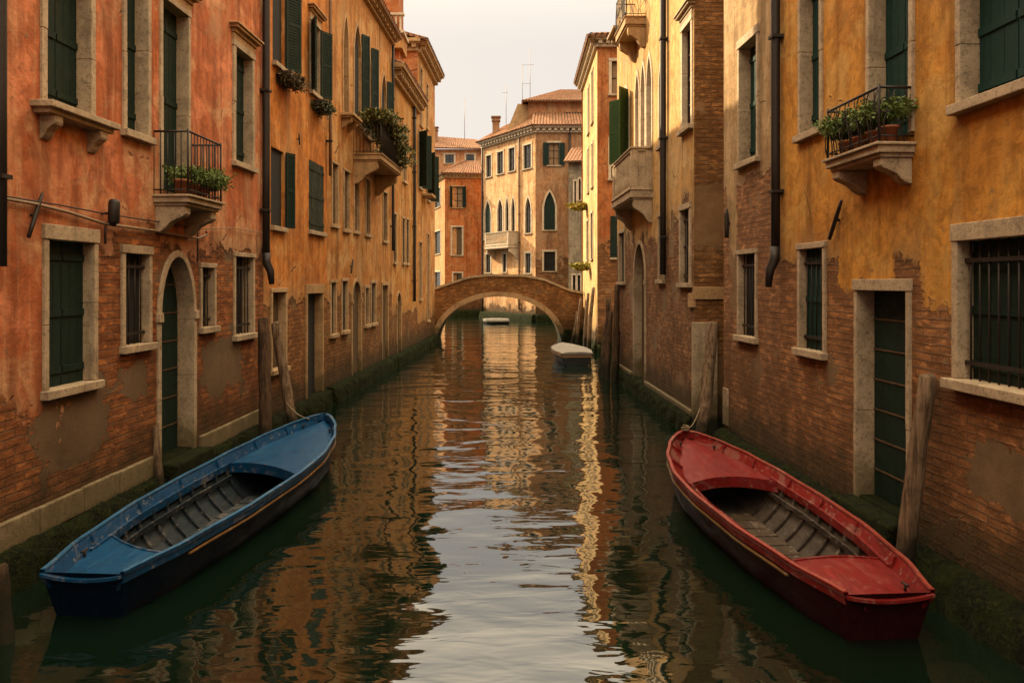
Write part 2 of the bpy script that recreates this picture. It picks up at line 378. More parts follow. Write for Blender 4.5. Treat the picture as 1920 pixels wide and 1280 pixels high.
class Facade:
    """a vertical wall plane; u runs from A to B, o points out of the wall, z up"""
    def __init__(s, A, B, side):
        s.A = Vector(A[:2]); s.B = Vector(B[:2]); s.e = (s.B - s.A); s.L = s.e.length; s.e.normalize()
        s.n = Vector((-s.e.y, s.e.x)) * side
    def P(s, u, o, z):
        q = s.A + s.e * u + s.n * o; return Vector((q.x, q.y, z))
    def U(s, px):                                 # where the sight line of a pixel column meets the wall
        k = (px - CX) / FPX                       # X = k*Y
        den = s.e.x - k * s.e.y
        return (k * s.A.y - s.A.x) / den
    def Y(s, u): return s.A.y + s.e.y * u
    def Z(s, px, py, o=0):
        return CAMH + (HY - py) / FPX * s.Y(s.U(px))
    def box(s, mb, u0, u1, o0, o1, z0, z1):
        mb.hexa([s.P(u0, o0, z0), s.P(u1, o0, z0), s.P(u1, o1, z0), s.P(u0, o1, z0), s.P(u0, o0, z1), s.P(u1, o0, z1), s.P(u1, o1, z1), s.P(u0, o1, z1)])

def arch_pts(u0, u1, zs, zt, kind, n=14):
    """outline from left springing over the crown to the right springing"""
    c = (u0 + u1) / 2; hw = (u1 - u0) / 2; H = zt - zs; out = []
    for i in range(n + 1):
        t = i / n
        if kind == 'round': a = math.pi * (1 - t); out.append((c + hw * math.cos(a), zs + H * math.sin(a)))
        else:                                     # pointed, with an ogee tip
            s_ = abs(2 * t - 1); sg = -1 if t < .5 else 1
            x = s_
            z = (1 - x ** 2.1) ** .62 if kind == 'pointed' else (1 - x ** 2.2) ** .8 * .78 + .22 * (1 - x) ** 2.2
            out.append((c + sg * hw * x, zs + H * min(1, z)))
    return out

class Building:
    def __init__(s, name, label, group=None, loc=None):
        s.root = empty(name, loc, label, 'building', group); s.facs = []
    def wall(s, fac, H, mat, name='wall', z0=-.6, ends=True, depth=8., top=True, vari=None, back=True):
        s.mat = mat
        holes = [h for h in fac.holes]
        us = sorted({0., fac.L} | {round(x, 4) for h in holes for x in (h['u0'], h['u1']) if 0 < x < fac.L})
        zs = sorted({z0, H} | {round(x, 4) for h in holes for x in (h['z0'], h['z1']) if z0 < x < H})
        mb = MB()
        for i in range(len(us) - 1):
            for j in range(len(zs) - 1):
                cu, cz = (us[i] + us[i + 1]) / 2, (zs[j] + zs[j + 1]) / 2
                if any(h['u0'] - 1e-4 < cu < h['u1'] + 1e-4 and h['z0'] - 1e-4 < cz < h['z1'] + 1e-4 for h in holes): continue
                q = [(us[i], zs[j]), (us[i + 1], zs[j]), (us[i + 1], zs[j + 1]), (us[i], zs[j + 1])]
                mb.face([fac.P(u, 0, z) for u, z in q], q)
        for h in holes:
            a0, a1, b0, b1, d = h['u0'], h['u1'], h['z0'], h['z1'], h['d']
            if h.get('arch'):
                pts = h['arch']; n = len(pts); mid = n // 2; zsn = pts[0][1]
                lc, rc = (a0, b1), (a1, b1)
                for i in range(n - 1):
                    c = lc if i < mid else rc
                    tri = [pts[i], pts[i + 1], c]
                    if abs((tri[1][0] - tri[0][0]) * (tri[2][1] - tri[0][1]) - (tri[2][0] - tri[0][0]) * (tri[1][1] - tri[0][1])) > 1e-7:
                        mb.face([fac.P(u, 0, z) for u, z in tri], tri)
                mb.face([fac.P(*x) for x in ((a0, 0, b1), (pts[mid][0], 0, pts[mid][1]), (a1, 0, b1))], [(a0, b1), pts[mid], (a1, b1)]) if pts[mid][1] < b1 - 1e-4 else None
                loop = [(a0, b0)] + pts + [(a1, b0)]
            else: loop = [(a0, b0), (a0, b1), (a1, b1), (a1, b0)]
            k = len(loop)
            for i in range(k):
                p, q = loop[i], loop[(i + 1) % k]
                if abs(p[0] - q[0]) + abs(p[1] - q[1]) < 1e-5: continue
                mb.face([fac.P(p[0], 0, p[1]), fac.P(q[0], 0, q[1]), fac.P(q[0], -d, q[1]), fac.P(p[0], -d, p[1])],
                        [(p[0], p[1]), (q[0], q[1]), (q[0] + .2, q[1]), (p[0] + .2, p[1])])
        if ends:
            for u in (0., fac.L):
                mb.face([fac.P(u, 0, z0), fac.P(u, 0, H), fac.P(u, -depth, H), fac.P(u, -depth, z0)], [(u, z0), (u, H), (u + depth, H), (u + depth, z0)])
        if back: mb.face([fac.P(0, -depth, z0), fac.P(0, -depth, H), fac.P(fac.L, -depth, H), fac.P(fac.L, -depth, z0)])
        if top: mb.face([fac.P(0, 0, H), fac.P(fac.L, 0, H), fac.P(fac.L, -depth, H), fac.P(0, -depth, H)])
        return mb.build(name, mat, s.root, fix=False)

def ring(mb, fac, inner, outer, o0, o1, cap=True):
    """band between two open outlines (lists of (u,z)), extruded from o0 to o1"""
    n = len(inner)
    for i in range(n - 1):
        a, b, c, d = inner[i], inner[i + 1], outer[i + 1], outer[i]
        mb.face([fac.P(a[0], o1, a[1]), fac.P(b[0], o1, b[1]), fac.P(c[0], o1, c[1]), fac.P(d[0], o1, d[1])])
        mb.face([fac.P(a[0], o0, a[1]), fac.P(b[0], o0, b[1]), fac.P(b[0], o1, b[1]), fac.P(a[0], o1, a[1])])
        mb.face([fac.P(d[0], o0, d[1]), fac.P(c[0], o0, c[1]), fac.P(c[0], o1, c[1]), fac.P(d[0], o1, d[1])])
        mb.face([fac.P(a[0], o0, a[1]), fac.P(b[0], o0, b[1]), fac.P(c[0], o0, c[1]), fac.P(d[0], o0, d[1])])
    if cap:
        for i in (0, n - 1):
            a, d = inner[i], outer[i]
            mb.face([fac.P(a[0], o0, a[1]), fac.P(a[0], o1, a[1]), fac.P(d[0], o1, d[1]), fac.P(d[0], o0, d[1])])

def leaf_panel(mb, fac, u0, u1, o, z0, z1, th=.035, planks=4, battens=True, face_out=1):
    """one shutter leaf lying parallel to the wall: boards with grooves and battens"""
    w = (u1 - u0) / planks
    for i in range(planks):
        fac.box(mb, u0 + i * w + .003, u0 + (i + 1) * w - .003, o - th, o, z0, z1)
    fac.box(mb, u0 + .004, u1 - .004, o - th - .004, o - .008, z0 + .004, z1 - .004)
    if battens:
        for k in (.12, .5, .88):
            zz = z0 + (z1 - z0) * k
            fac.box(mb, u0 + .01, u1 - .01, o - .002, o + .016, zz - .035, zz + .035)

def swung_leaf(mb, hinge, dirv, w, z0, z1, th=.035, slats=True):
    """a leaf swung open: hinge point (x,y), horizontal unit direction, width"""
    d = Vector(dirv).normalized(); nn = Vector((-d.y, d.x)) * th / 2; h = Vector(hinge)
    def bx(a, b, k, za, zb):
        p, q = h + d * a, h + d * b; m = nn * k
        pts = [(p - m), (q - m), (q + m), (p + m)]
        mb.hexa([(x.x, x.y, za) for x in pts] + [(x.x, x.y, zb) for x in pts])
    bx(0, .05, 1, z0, z1); bx(w - .05, w, 1, z0, z1); bx(.05, w - .05, 1, z0, z0 + .07); bx(.05, w - .05, 1, z1 - .07, z1)
    zm = (z0 + z1) / 2; bx(.05, w - .05, 1, zm - .03, zm + .03)
    bx(.05, w - .05, .35, z0 + .07, z1 - .07)
    if slats:
        z = z0 + .09
        while z < z1 - .1:
            bx(.05, w - .05, .8, z, z + .02); z += .055

D0 = .2
def opening(b, fac, xl, xr, yt, yb, kind='window', frame=.11, mat='stone', infill='shutter', leafmat='green', sill=.1, lintel=None,
            arch=None, spring=None, bars=False, d=D0, open_=None, uz=None, label=None, sillbr=False, hood=False, step_=False, muntin=None, protr=.03, leafw=None, open_ang=95, name=None):
    """cuts an opening and fits its stone frame, sill, leaves, pane or bars"""
    if uz: u0, u1, z0, z1 = uz
    else:
        u0, u1 = sorted((fac.U(xl), fac.U(xr))); xc = (xl + xr) / 2
        z1 = fac.Z(xc, yt); z0 = fac.Z(xc, yb)
    nm = name or ('doorway' if kind == 'door' else 'window')
    e = .012
    H = dict(u0=u0 - (e if frame else 0), u1=u1 + (e if frame else 0), z0=z0 - (e if frame and kind != 'door' else 0), z1=z1 + (e if frame else 0), d=d + .02)
    if arch:
        zsp = z0 + (z1 - z0) * (spring if spring else .6)
        H['arch'] = arch_pts(H['u0'], H['u1'], zsp, H['z1'], arch)
    fac.holes.append(H)
    mb = MB(); w = frame or 0
    if frame:
        zt = zsp if arch else z1
        # jambs with a joint or two
        for (a, c) in ((u0 - w, u0), (u1, u1 + w)):
            zz = z0
            cuts = [z0, z0 + (zt - z0) * random.uniform(.4, .6), zt] if zt - z0 > 1.2 else [z0, zt]
            for k in range(len(cuts) - 1):
                j = random.uniform(-.004, .004)
                fac.box(mb, a, c, -d, protr + j, cuts[k] + (.003 if k else 0), cuts[k + 1])
        if arch:
            inn = arch_pts(u0, u1, zsp, z1, arch); outr = arch_pts(u0 - w, u1 + w, zsp, z1 + w * (1.5 if arch != 'round' else 1.0), arch)
            inn = [(u, z + .003) for u, z in inn]; outr = [(u, z + .003) for u, z in outr]
            ring(mb, fac, inn, outr, -d, protr)
            if kind == 'door':
                for (a, c) in ((u0 - w - .02, u0 + .004), (u1 - .004, u1 + w + .02)): fac.box(mb, a, c, -d + .02, protr + .025, zsp - .05, zsp + .07)
        else:
            lw = (lintel if lintel else w)
            fac.box(mb, u0 - w - .01, u1 + w + .01, -d - .01, protr + .012, z1, z1 + lw)
    root = b.root
    if not frame:
        fac.box(mb, u0 - .01, u1 + .01, -d + .01, .008, z0 - .03, z0 - .001)
    fr = mb.build(nm, M[mat], root, bevel=.007 if frame else 0)
    if label: fr['label'] = label
    if sill and kind != 'door':
        s = MB(); sw = w + .03
        fac.box(s, u0 - sw, u1 + sw, -d + .02, protr + sill * .55, z0 - .09, z0 - .002)
        if sillbr:
            fac.box(s, u0 - sw - .07, u1 + sw + .07, -.02, protr + sill * 1.1, z0 - .15, z0 - .092)
            fac.box(s, u0 - sw - .12, u1 + sw + .12, -.02, protr + sill * 1.5, z0 - .10, z0 - .035)
            for uu in (u0 - sw + .02, u1 + sw - .16):
                corbel(s, fac, uu, uu + .14, z0 - .15, .24, sill * 1.2)
        s.build('sill', M['stone'] if mat in ('stone', 'stone_light') else M[mat], fr, bevel=.008)
    if hood:
        s = MB(); fac.box(s, u0 - w - .03, u1 + w + .03, -.02, .06, z1 + w + .11, z1 + w + .17); fac.box(s, u0 - w - .08, u1 + w + .08, -.02, .12, z1 + w + .17, z1 + w + .215)
        fac.box(s, u0 - w - .01, u1 + w + .01, -.02, .035, z1 + w, z1 + w + .11)
        fac.box(s, u0 - w - .12, u1 + w + .12, -.02, .15, z1 + w + .215, z1 + w + .245)
        s.build('hood', M['stone_warm'] if hood == 'warm' else M['stone'], fr, bevel=.006)
    # what fills it
    if infill in ('shutter', 'plank'):
        pm = MB(); mid = (u0 + u1) / 2
        top = z1 + .02
        two = infill == 'shutter' and (u1 - u0) > .45
        if two:
            leaf_panel(pm, fac, u0 - .02, mid - .004, -d + .035, z0 - .02, top, planks=3); pm.build('shutter', M[leafmat], fr)
            pm = MB(); leaf_panel(pm, fac, mid + .004, u1 + .02, -d + .035, z0 - .02, top, planks=3); pm.build('shutter', M[leafmat], fr)
        else:
            leaf_panel(pm, fac, u0 - .02, u1 + .02, -d + .035, z0 - .02, top, planks=4); pm.build('shutter', M[leafmat], fr)
        bk = MB(); fac.box(bk, u0 - .05, u1 + .05, -d - .03, -d - .01, z0 - .05, z1 + .05); bk.build('backing', M['dark'], fr)
    elif infill == 'door':
        pm = MB(); top = z1 + .02
        n = 7; hh = (top - z0) / n
        for i in range(n): fac.box(pm, u0 - .02, u1 + .02, -d, -d + .045, z0 + i * hh + .006, z0 + (i + 1) * hh - .006)
        fac.box(pm, u0 - .02, u1 + .02, -d - .02, -d + .025, z0, top)
        dr = pm.build('door', M[leafmat], fr)
        hm = MB()
        for i in range(1, n): fac.box(hm, u0 - .02, u1 + .02, -d + .046, -d + .056, z0 + i * hh - .014, z0 + i * hh + .003)
        hm.build('strip', M['brownboard'], dr)
    elif infill in ('glass', 'dark', 'board', 'curtain'):
        pm = MB(); fac.box(pm, u0 - .03, u1 + .03, -d - .02, -d + .01, z0 - .03, z1 + .03)
        pane = pm.build('pane', M[{'glass': 'glass', 'dark': 'dark', 'board': 'brownboard', 'curtain': 'curtain'}[infill]], fr)
        if infill in ('glass', 'curtain'):
            g = MB(); t = .02; o0, o1 = -d + .012, -d + .045
            mid = (u0 + u1) / 2
            for (a, c) in ((u0, u0 + .04), (mid - .03, mid + .03), (u1 - .04, u1)): fac.box(g, a, c, o0, o1, z0, z1)
            k = max(2, int((z1 - z0) / .45))
            for i in range(k + 1):
                zz = z0 + (z1 - z0) * i / k; zz = min(max(zz, z0 + .02), z1 - .02); fac.box(g, u0 + .04, u1 - .04, o0, o1 - .006, zz - .015, zz + .015)
            g.build('sash', M[muntin or 'darkwood'], fr)
    if bars:
        g = MB(); nb = max(3, int((u1 - u0) / .115)); ob = -.055
        for i in range(nb):
            uu = u0 + (u1 - u0) * (i + .5) / nb; g.tube([fac.P(uu, ob, z0 - .01), fac.P(uu, ob, z1 + .01)], .0085, 6)
        for k in ((.12, .86) if z1 - z0 < 1.35 else (.1, .5, .86)):
            zz = z0 + (z1 - z0) * k; fac.box(g, u0 - .01, u1 + .01, ob + .009, ob + .018, zz - .018, zz + .018)
        g.build('bars', M['iron'], fr)
    if open_:
        lw = leafw or (u1 - u0) / 2
        an = R(open_ang)
        for sidec in open_:
            hg = fac.P(u0 - .01 if sidec == 'n' else u1 + .01, .04, 0)
            sg = 1 if sidec == 'n' else -1
            dv = fac.e * sg * math.cos(an) + fac.n * math.sin(an)
            g = MB(); swung_leaf(g, (hg.x, hg.y), (dv.x, dv.y), lw, z0, (z1 if not arch else z1 - .1)); g.build('shutter', M[leafmat], fr)
    if step_:
        g = MB(); fac.box(g, u0 - .02, u1 + .02, -d + .01, .0, z0 - .05, z0 + .035); fac.box(g, u0 - .1, u1 + .1, .0, .27, z0 - .55, z0 + .02); g.build('doorstep', M['moss'], fr, bevel=.03)
    return fr

def corbel(mb, fac, u0, u1, ztop, h, pr):
    """scrolled console bracket"""
    prof = [(0, 0), (pr, 0), (pr, -.28 * h), (pr * .93, -.38 * h), (pr * .72, -.48 * h), (pr * .48, -.62 * h), (pr * .33, -.82 * h), (pr * .18, -.95 * h), (0, -h)]
    prof = [(max(o, -.02), z) for o, z in prof]; n = len(prof)
    vs = [fac.P(u0, o, ztop + z) for o, z in prof] + [fac.P(u1, o, ztop + z) for o, z in prof]
    fs = [tuple(range(n)), tuple(reversed(range(n, 2 * n)))] + [(i, (i + 1) % n, n + (i + 1) % n, n + i) for i in range(n)]
    mb.faces(vs, fs)

def balcony(b, fac, u0, u1, z, proj, rail_h, style='bars', slab=.1, ch=.32, mat='stone', name='balcony', label=None):
    s = MB(); fac.box(s, u0, u1, -.03, proj, z - slab, z - .03); fac.box(s, u0 - .025, u1 + .025, -.03, proj + .03, z - .03, z)
    fac.box(s, u0 + .03, u1 - .03, -.03, proj - .04, z - slab - .04, z - slab)
    sl = s.build(name, M[mat], b.root, bevel=.008)
    if label: sl['label'] = label
    for uu in (u0 + .05, u1 - .2):
        c = MB(); corbel(c, fac, uu, uu + .15, z - slab - .042, ch, proj * .85); c.build('corbel', M[mat], sl, bevel=.008)
    r = MB(); o1 = proj - .02; a, c = u0 + .02, u1 - .02
    if style in ('bars', 'scroll'):
        path = [(a, .0), (a, o1), (c, o1), (c, .0)]
        for zz, th in ((z + rail_h, .014), (z + .06, .009)):
            for i in range(3): r.tube([fac.P(path[i][0], path[i][1], zz), fac.P(path[i + 1][0], path[i + 1][1], zz)], th, 6)
        if style == 'scroll':
            for i in range(3): r.tube([fac.P(path[i][0], path[i][1], z + rail_h * .55), fac.P(path[i + 1][0], path[i + 1][1], z + rail_h * .55)], .008, 6)
        for i in range(3):
            p, q = Vector(path[i]), Vector(path[i + 1]); L = (q - p).length; n = max(2, round(L / .095))
            for k in range(n + 1):
                if k == 0 and i > 0: continue
                w = p.lerp(q, k / n)
                if style == 'bars': r.tube([fac.P(w.x, w.y, z), fac.P(w.x, w.y, z + rail_h)], .0075, 6)
                else:
                    dr = (q - p).normalized(); pts = []
                    for j in range(9):
                        t = j / 8; off = .03 * math.sin(t * math.pi * 2) * (1 if k % 2 else -1)
                        ww = w + dr * off; pts.append(fac.P(ww.x, ww.y + .02 * math.sin(t * math.pi), z + rail_h * t))
                    r.tube(pts, .007, 5)
        for (uu, oo) in ((a, o1), (c, o1)): r.tube([fac.P(uu, oo, z), fac.P(uu, oo, z + rail_h + .03)], .013, 6)
        r.build('railing', M['iron'], sl)
    else:                                          # stone balustrade with piers and turned balusters
        t = .13
        for (aa, cc, oa, oc) in ((a, c, o1 - t, o1), (a, a + t, .0, o1 - t), (c - t, c, .0, o1 - t)):
            fac.box(r, aa, cc, oa, oc, z + rail_h - .1, z + rail_h); fac.box(r, aa, cc, oa, oc, z, z + .08)
            fac.box(r, aa - .025, cc + .025, oa, oc + .025, z + rail_h - .045, z + rail_h - .01)
        for (uu, oo) in ((a, o1 - .16), (c - .16, o1 - .16), (a, .0), (c - .16, .0)): fac.box(r, uu, uu + .16, oo, oo + .16, z + .01, z + rail_h - .05)
        if style == 'panel':
            fac.box(r, a + .03, a + .1, .1, o1 - .1, z + .05, z + rail_h - .08); fac.box(r, c - .1, c - .03, .1, o1 - .1, z + .05, z + rail_h - .08)
        n = max(3, int((c - a - .3) / .17))
        for i in range(n):
            uu = a + .18 + (c - a - .36) * (i + .5) / n
            prof = [(.03, 0), (.045, .06), (.058, .25), (.03, .5), (.055, .75), (.045, .93), (.035, 1)]
            pz = [fac.P(uu, o1 - t / 2, z + .08 + k * (rail_h - .18)) for _, k in prof]
            r.tube(pz, [q for q, _ in prof], 8)
        r.build('balustrade', M[mat], sl, bevel=.005)
    return sl

def cornice(b, fac, z, u0=None, u1=None, pr=.28, mat='stone_light', h=.3, dent=.22, name='cornice', ends=None):
    u0 = -.05 if u0 is None else u0; u1 = fac.L + .05 if u1 is None else u1
    s = MB(); fac.box(s, u0, u1, -.05, pr * .35, z - h, z - h * .75); fac.box(s, u0 - .1, u1 + .1, -.05, pr, z - h * .3, z); fac.box(s, u0 - .05, u1 + .05, -.05, pr * .8, z - h * .42, z - h * .3)
    k = s.build(name, M[mat], b.root, bevel=.008)
    d = MB(); n = max(2, int((u1 - u0) / dent))
    za, zb_, q0, q1 = z - h * .74, z - h * .42, pr * .2, pr * .72; w = (u1 - u0) / n
    def quad(*p): d.face([fac.P(*x) for x in p])
    for i in range(n):                             # a toothed band in one piece
        a, c, e_, f_ = u0 + w * i, u0 + w * (i + .25), u0 + w * (i + .75), u0 + w * (i + 1)
        for (x, y, o) in ((a, c, q0), (c, e_, q1), (e_, f_, q0)):
            quad((x, o, za), (y, o, za), (y, o, zb_), (x, o, zb_)); quad((x, o, za), (y, o, za), (y, -.02, za), (x, -.02, za))
        for x in (c, e_): quad((x, q0, za), (x, q1, za), (x, q1, zb_), (x, q0, zb_)); quad((x, q0, za), (x, q1, za), (x, -.02, za))
    d.build('dentils', M[mat], k)
    return k

def pipe(b, fac, u, z0, z1, r=.055, mat='pipe', o=.09, hopper=False, boot=True, label=None):
    m = MB(); pts = [fac.P(u, o, z1)]
    pts += [fac.P(u, o, z0 + (z1 - z0) * k / 6) for k in range(5, 0, -1)] + [fac.P(u, o, z0)]
    m.tube(pts, r, 10)
    if boot: m.tube([fac.P(u, o, z0 + .05), fac.P(u, o + .01, z0 - .12), fac.P(u, o + .08, z0 - .28), fac.P(u, o + .1, z0 - .5)], [r * 1.08, r * 1.12, r * 1.0, r * .7], 10)
    p = m.build('drainpipe', M[mat], b.root)
    z = z0 + .8
    while z < z1: k = MB(); fac.box(k, u - r - .02, u + r + .02, -.01, o + r + .012, z - .02, z + .02); z += 2.1; k.build('bracket', M['iron'], p)
    return p

def footing(b, fac, u0, u1, z, pr=.3, mat='moss', name='mossy_footing', seed=1):
    """rough weed-covered foundation ledge, uneven top and face"""
    rnd = random.Random(seed); m = MB(); n = max(4, int((u1 - u0) / .14)); rows = []
    prof = [(-.05, z + .03), (pr * .45, z), (pr * .85, z - .04), (pr, z - .12), (pr * 1.08, z * .3), (pr * 1.2, -.12), (pr * 1.2, -.5)]
    for i in range(n + 1):
        u = u0 + (u1 - u0) * i / n; w = rnd.uniform(-1, 1) * .03
        rows.append([fac.P(u, o + (rnd.uniform(-.025, .035) + w if o > 0 else 0), zz + (rnd.uniform(-.025, .025) if zz > -.3 else 0)) for o, zz in prof])
    vs = [p for r_ in rows for p in r_]; k = len(prof)
    fs = [(i * k + j, (i + 1) * k + j, (i + 1) * k + j + 1, i * k + j + 1) for i in range(n) for j in range(k - 1)]
    m.faces(vs, fs, True); m.faces(rows[0], [tuple(range(k))]); m.faces(rows[-1], [tuple(reversed(range(k)))])
    return m.build(name, M[mat], b.root)

def stone_band(b, fac, u0, u1, z0, z1, pr=.05, mat='stone', blk=1.0, name='stone_course'):
    m = MB(); u = u0
    while u < u1 - .05:
        w = min(blk * random.uniform(.55, 1.3), u1 - u)
        if u1 - u - w < .25: w = u1 - u
        fac.box(m, u + .004, u + w - .004, -.05, pr + random.uniform(-.008, .008), z0, z1 + random.uniform(-.006, .006)); u += w
    return m.build(name, M[mat], b.root, bevel=.012)

def roof_slab(b, pts, mat='tile', th=.1, name='roof', parent=None):
    """tiled slope: pts = 4 corners (eave a, eave b, ridge b, ridge a); corrugated rows of barrel tiles"""
    m = MB(); a, bb, c, d = [Vector(p) for p in pts]
    n = max(6, int((bb - a).length / .11)); rows = max(1, int((d - a).length / .38))
    up = (bb - a).cross(d - a).normalized();  up = up if up.z > 0 else -up
    vs = []
    for j in range(rows + 1):
        for i in range(n + 1):
            p = a.lerp(bb, i / n).lerp(d.lerp(c, i / n), j / rows)
            vs.append(p + up * (.045 * (i % 2) + random.uniform(-.006, .01)))
    for j in range(rows):
        for i in range(n):
            q = [j * (n + 1) + i, j * (n + 1) + i + 1, (j + 1) * (n + 1) + i + 1, (j + 1) * (n + 1) + i]
            m.face([vs[k] for k in q], [(i * .11, j * .38), ((i + 1) * .11, j * .38), ((i + 1) * .11, (j + 1) * .38), (i * .11, (j + 1) * .38)])
    lo = [p - up * th for p in (a, bb, c, d)]
    m.face(lo)
    for p, q in ((0, 1), (1, 2), (2, 3), (3, 0)):
        s = (a, bb, c, d); m.face([s[p], s[q], lo[q], lo[p]])
    return m.build(name, M[mat], parent or b.root, fix=False)

def chimney(b, x, y, z, h=1.6, w=.5, mat=None, parent=None):
    m = MB(); m.box((x - w / 2, y - w / 2, z), (x + w / 2, y + w / 2, z + h)); m.box((x - w * .62, y - w * .62, z + h), (x + w * .62, y + w * .62, z + h + .12))
    m.box((x - w * .5, y - w * .5, z + h + .12), (x + w * .5, y + w * .5, z + h + .3)); m.box((x - w * .7, y - w * .7, z + h + .3), (x + w * .7, y + w * .7, z + h + .38))
    return m.build('chimney', mat or M['stone_warm'], parent or b.root)

def plant(name, label, cat, cluster, n, size, mat, pot=None, group=None, droop=.3, flowers=0, leafn=7):
    """leafy plant: arching stems carrying small leaves. cluster: list of (centre, radius vector)"""
    m = MB(); rnd = random.Random(hash(label) % 9999 if False else sum(map(ord, label)))
    fl = MB(); ctr = cluster[0][0]
    for i in range(n):
        c, r = cluster[i % len(cluster)]
        base = c + Vector((rnd.gauss(0, .45) * r.x, rnd.gauss(0, .45) * r.y, -r.z * .5))
        ang = rnd.uniform(0, 2 * math.pi); out = Vector((math.cos(ang) * r.x, math.sin(ang) * r.y, 0)) * rnd.uniform(.3, 1.1)
        up = r.z * rnd.uniform(.6, 1.7); pts = []
        for k in range(leafn):
            t = k / (leafn - 1); p = base + out * t + Vector((0, 0, up * (t - droop * 1.6 * t * t)))
            pts.append(p)
        m.tube(pts, [.004 * (1 - .5 * k / leafn) for k in range(leafn)], 3, cap=False)
        for k in range(1, leafn):
            for _ in range(3):
                d = Vector((rnd.gauss(0, 1), rnd.gauss(0, 1), rnd.gauss(.1, .8))).normalized(); s_ = size * rnd.uniform(.6, 1.4)
                q = Vector((rnd.gauss(0, 1), rnd.gauss(0, 1), rnd.gauss(0, 1))).cross(d).normalized() * s_ * .26
                p = pts[k] + d * size * .1
                m.face([p, p + d * s_ * .5 + q, p + d * s_, p + d * s_ * .5 - q])
        if flowers and rnd.random() < flowers:
            p = pts[-1]
            for _ in range(5):
                d = Vector((rnd.gauss(0, 1), rnd.gauss(0, 1), rnd.gauss(0, 1))).normalized() * size * .5; q = d.cross(Vector((.3, .5, .8))).normalized() * size * .35
                fl.face([p - q, p + d, p + q, p - d * .4])
    ws = Vector((ctr.x, ctr.y, ctr.z - cluster[0][1].z))
    rt = empty(name, ws, label, cat, group)
    m.build('foliage', M[mat], rt, fix=False)
    if fl.v: fl.build('flowers', M['flower'], rt, fix=False)
    if pot:
        for (pc, pr, ph) in pot:
            q = MB(); n_ = 14
            q.tube([pc, pc + Vector((0, 0, ph * .85)), pc + Vector((0, 0, ph * .85)), pc + Vector((0, 0, ph))], [pr * .72, pr, pr * 1.1, pr * 1.12], n_); q.build('pot', M['terracotta'], rt)
    return rt

def planter_box(rt, fac, u0, u1, o0, o1, z0, z1, mat='terracotta'):
    q = MB(); fac.box(q, u0, u1, o0, o1, z0, z1); q.build('planter', M[mat], rt, bevel=.01)

def mooring(name, label, p0, p1, r0=.1, r1=.085, mat='post', bend=.03, group='wooden mooring posts', taper=True, cap=False):
    """p0 foot under water, p1 top"""
    p0, p1 = Vector(p0), Vector(p1); n = 9; pts = []; rs = []
    sd = Vector((random.uniform(-1, 1), random.uniform(-1, 1), 0)) * bend
    for i in range(n + 1):
        t = i / n; pts.append(p0.lerp(p1, t) + sd * math.sin(t * 3.1) + Vector((random.uniform(-1, 1), random.uniform(-1, 1), 0)) * .006); rs.append((r0 + (r1 - r0) * t) * (1 + random.uniform(-.04, .04)))
    pts.append(p1 + (p1 - p0).normalized() * r1 * .25); rs.append(r1 * .72)
    m = MB(); m.tube(pts, rs, 14, jit=.045)
    o = m.build(name, M[mat]); tag(o, label, 'mooring post', group); return o

def wall_iron(b, fac, px0, py0, px1, py1, r=.018, name='tie_bar'):
    m = MB(); u0, z0, u1, z1 = fac.U(px0), fac.Z(px0, py0), fac.U(px1), fac.Z(px1, py1)
    p, q = fac.P(u0, .05, z0), fac.P(u1, .05, z1); mid = (p + q) / 2
    m.tube([p, p.lerp(q, .3), mid, p.lerp(q, .8), q], [r, r * 1.1, r * 1.2, r, r * .7], 8); m.tube([mid, mid - Vector((fac.n.x, fac.n.y, 0)) * .08], r * .8, 6)
    return m.build(name, M['iron'], b.root)

# ================================================================== THE PLACE
# water: one wide sheet
wm = MB(); wm.face([(-400, -60, -1.6), (400, -60, -1.6), (400, 900, -1.6), (-400, 900, -1.6)])
w = wm.build('canal_bed', plain('mud', (.05, .045, .025), .9), fix=False); tag(w, kind='structure')

def wallL(px): # left water line
    return gp(px, 1110 - .575 * px)
A_L = gp(0, 1110); B_L = gp(815, 641.4)
dL = (B_L - A_L).normalized()
def onL(Y): return A_L + dL * ((Y - A_L.y) / dL.y)
def yL(px):
    k = (px - CX) / FPX; t = (k * A_L.y - A_L.x) / (dL.x - k * dL.y); return A_L.y + dL.y * t
A_R = gp(1373, 853); B_R = gp(1800, 1140); dR = (A_R - B_R).normalized()
def onR(Y): return B_R + dR * ((Y - B_R.y) / dR.y)
def yR(px):
    k = (px - CX) / FPX; t = (k * B_R.y - B_R.x) / (dR.x - k * dR.y); return B_R.y + dR.y * t
def F(A, B, side): f = Facade(A, B, side); f.holes = []; return f

# ------------------------------------------------------------------ left 1: salmon house
y1 = yL(494)
f = F(onL(-9), onL(y1), -1)
if f.n.x < 0: f.n = -f.n
b = Building('salmon_house', 'salmon pink house with peeling lower wall beside the blue boat', loc=(*f.P(f.L / 2, 0, 0)[:2], 0))
fS, bS = f, b
u_p = f.U
patch = [(f.U(132), f.Z(132, 775), .66, .62, 'cement'), (f.U(250), f.Z(250, 715), .32, .25, 'cement'), (f.U(420), f.Z(420, 690), .75, .42, 'cement'),
         (f.U(40), f.Z(40, 560), .75, 1.15, 'plaster'), (f.U(265), f.Z(265, 480), .5, .35, 'brick'), (f.U(-150), f.Z(-150, 560), 1., 1.3, 'plaster')]
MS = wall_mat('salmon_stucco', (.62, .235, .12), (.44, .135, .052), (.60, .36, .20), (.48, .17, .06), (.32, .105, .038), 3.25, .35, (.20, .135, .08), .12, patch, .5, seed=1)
opening(b, f, 85, 167, -70, 205, sillbr=True, sill=.13, frame=.085, d=.175, label='wide upper window with bracketed sill')
opening(b, f, 235, 275, -90, 250, frame=.075, d=.185)
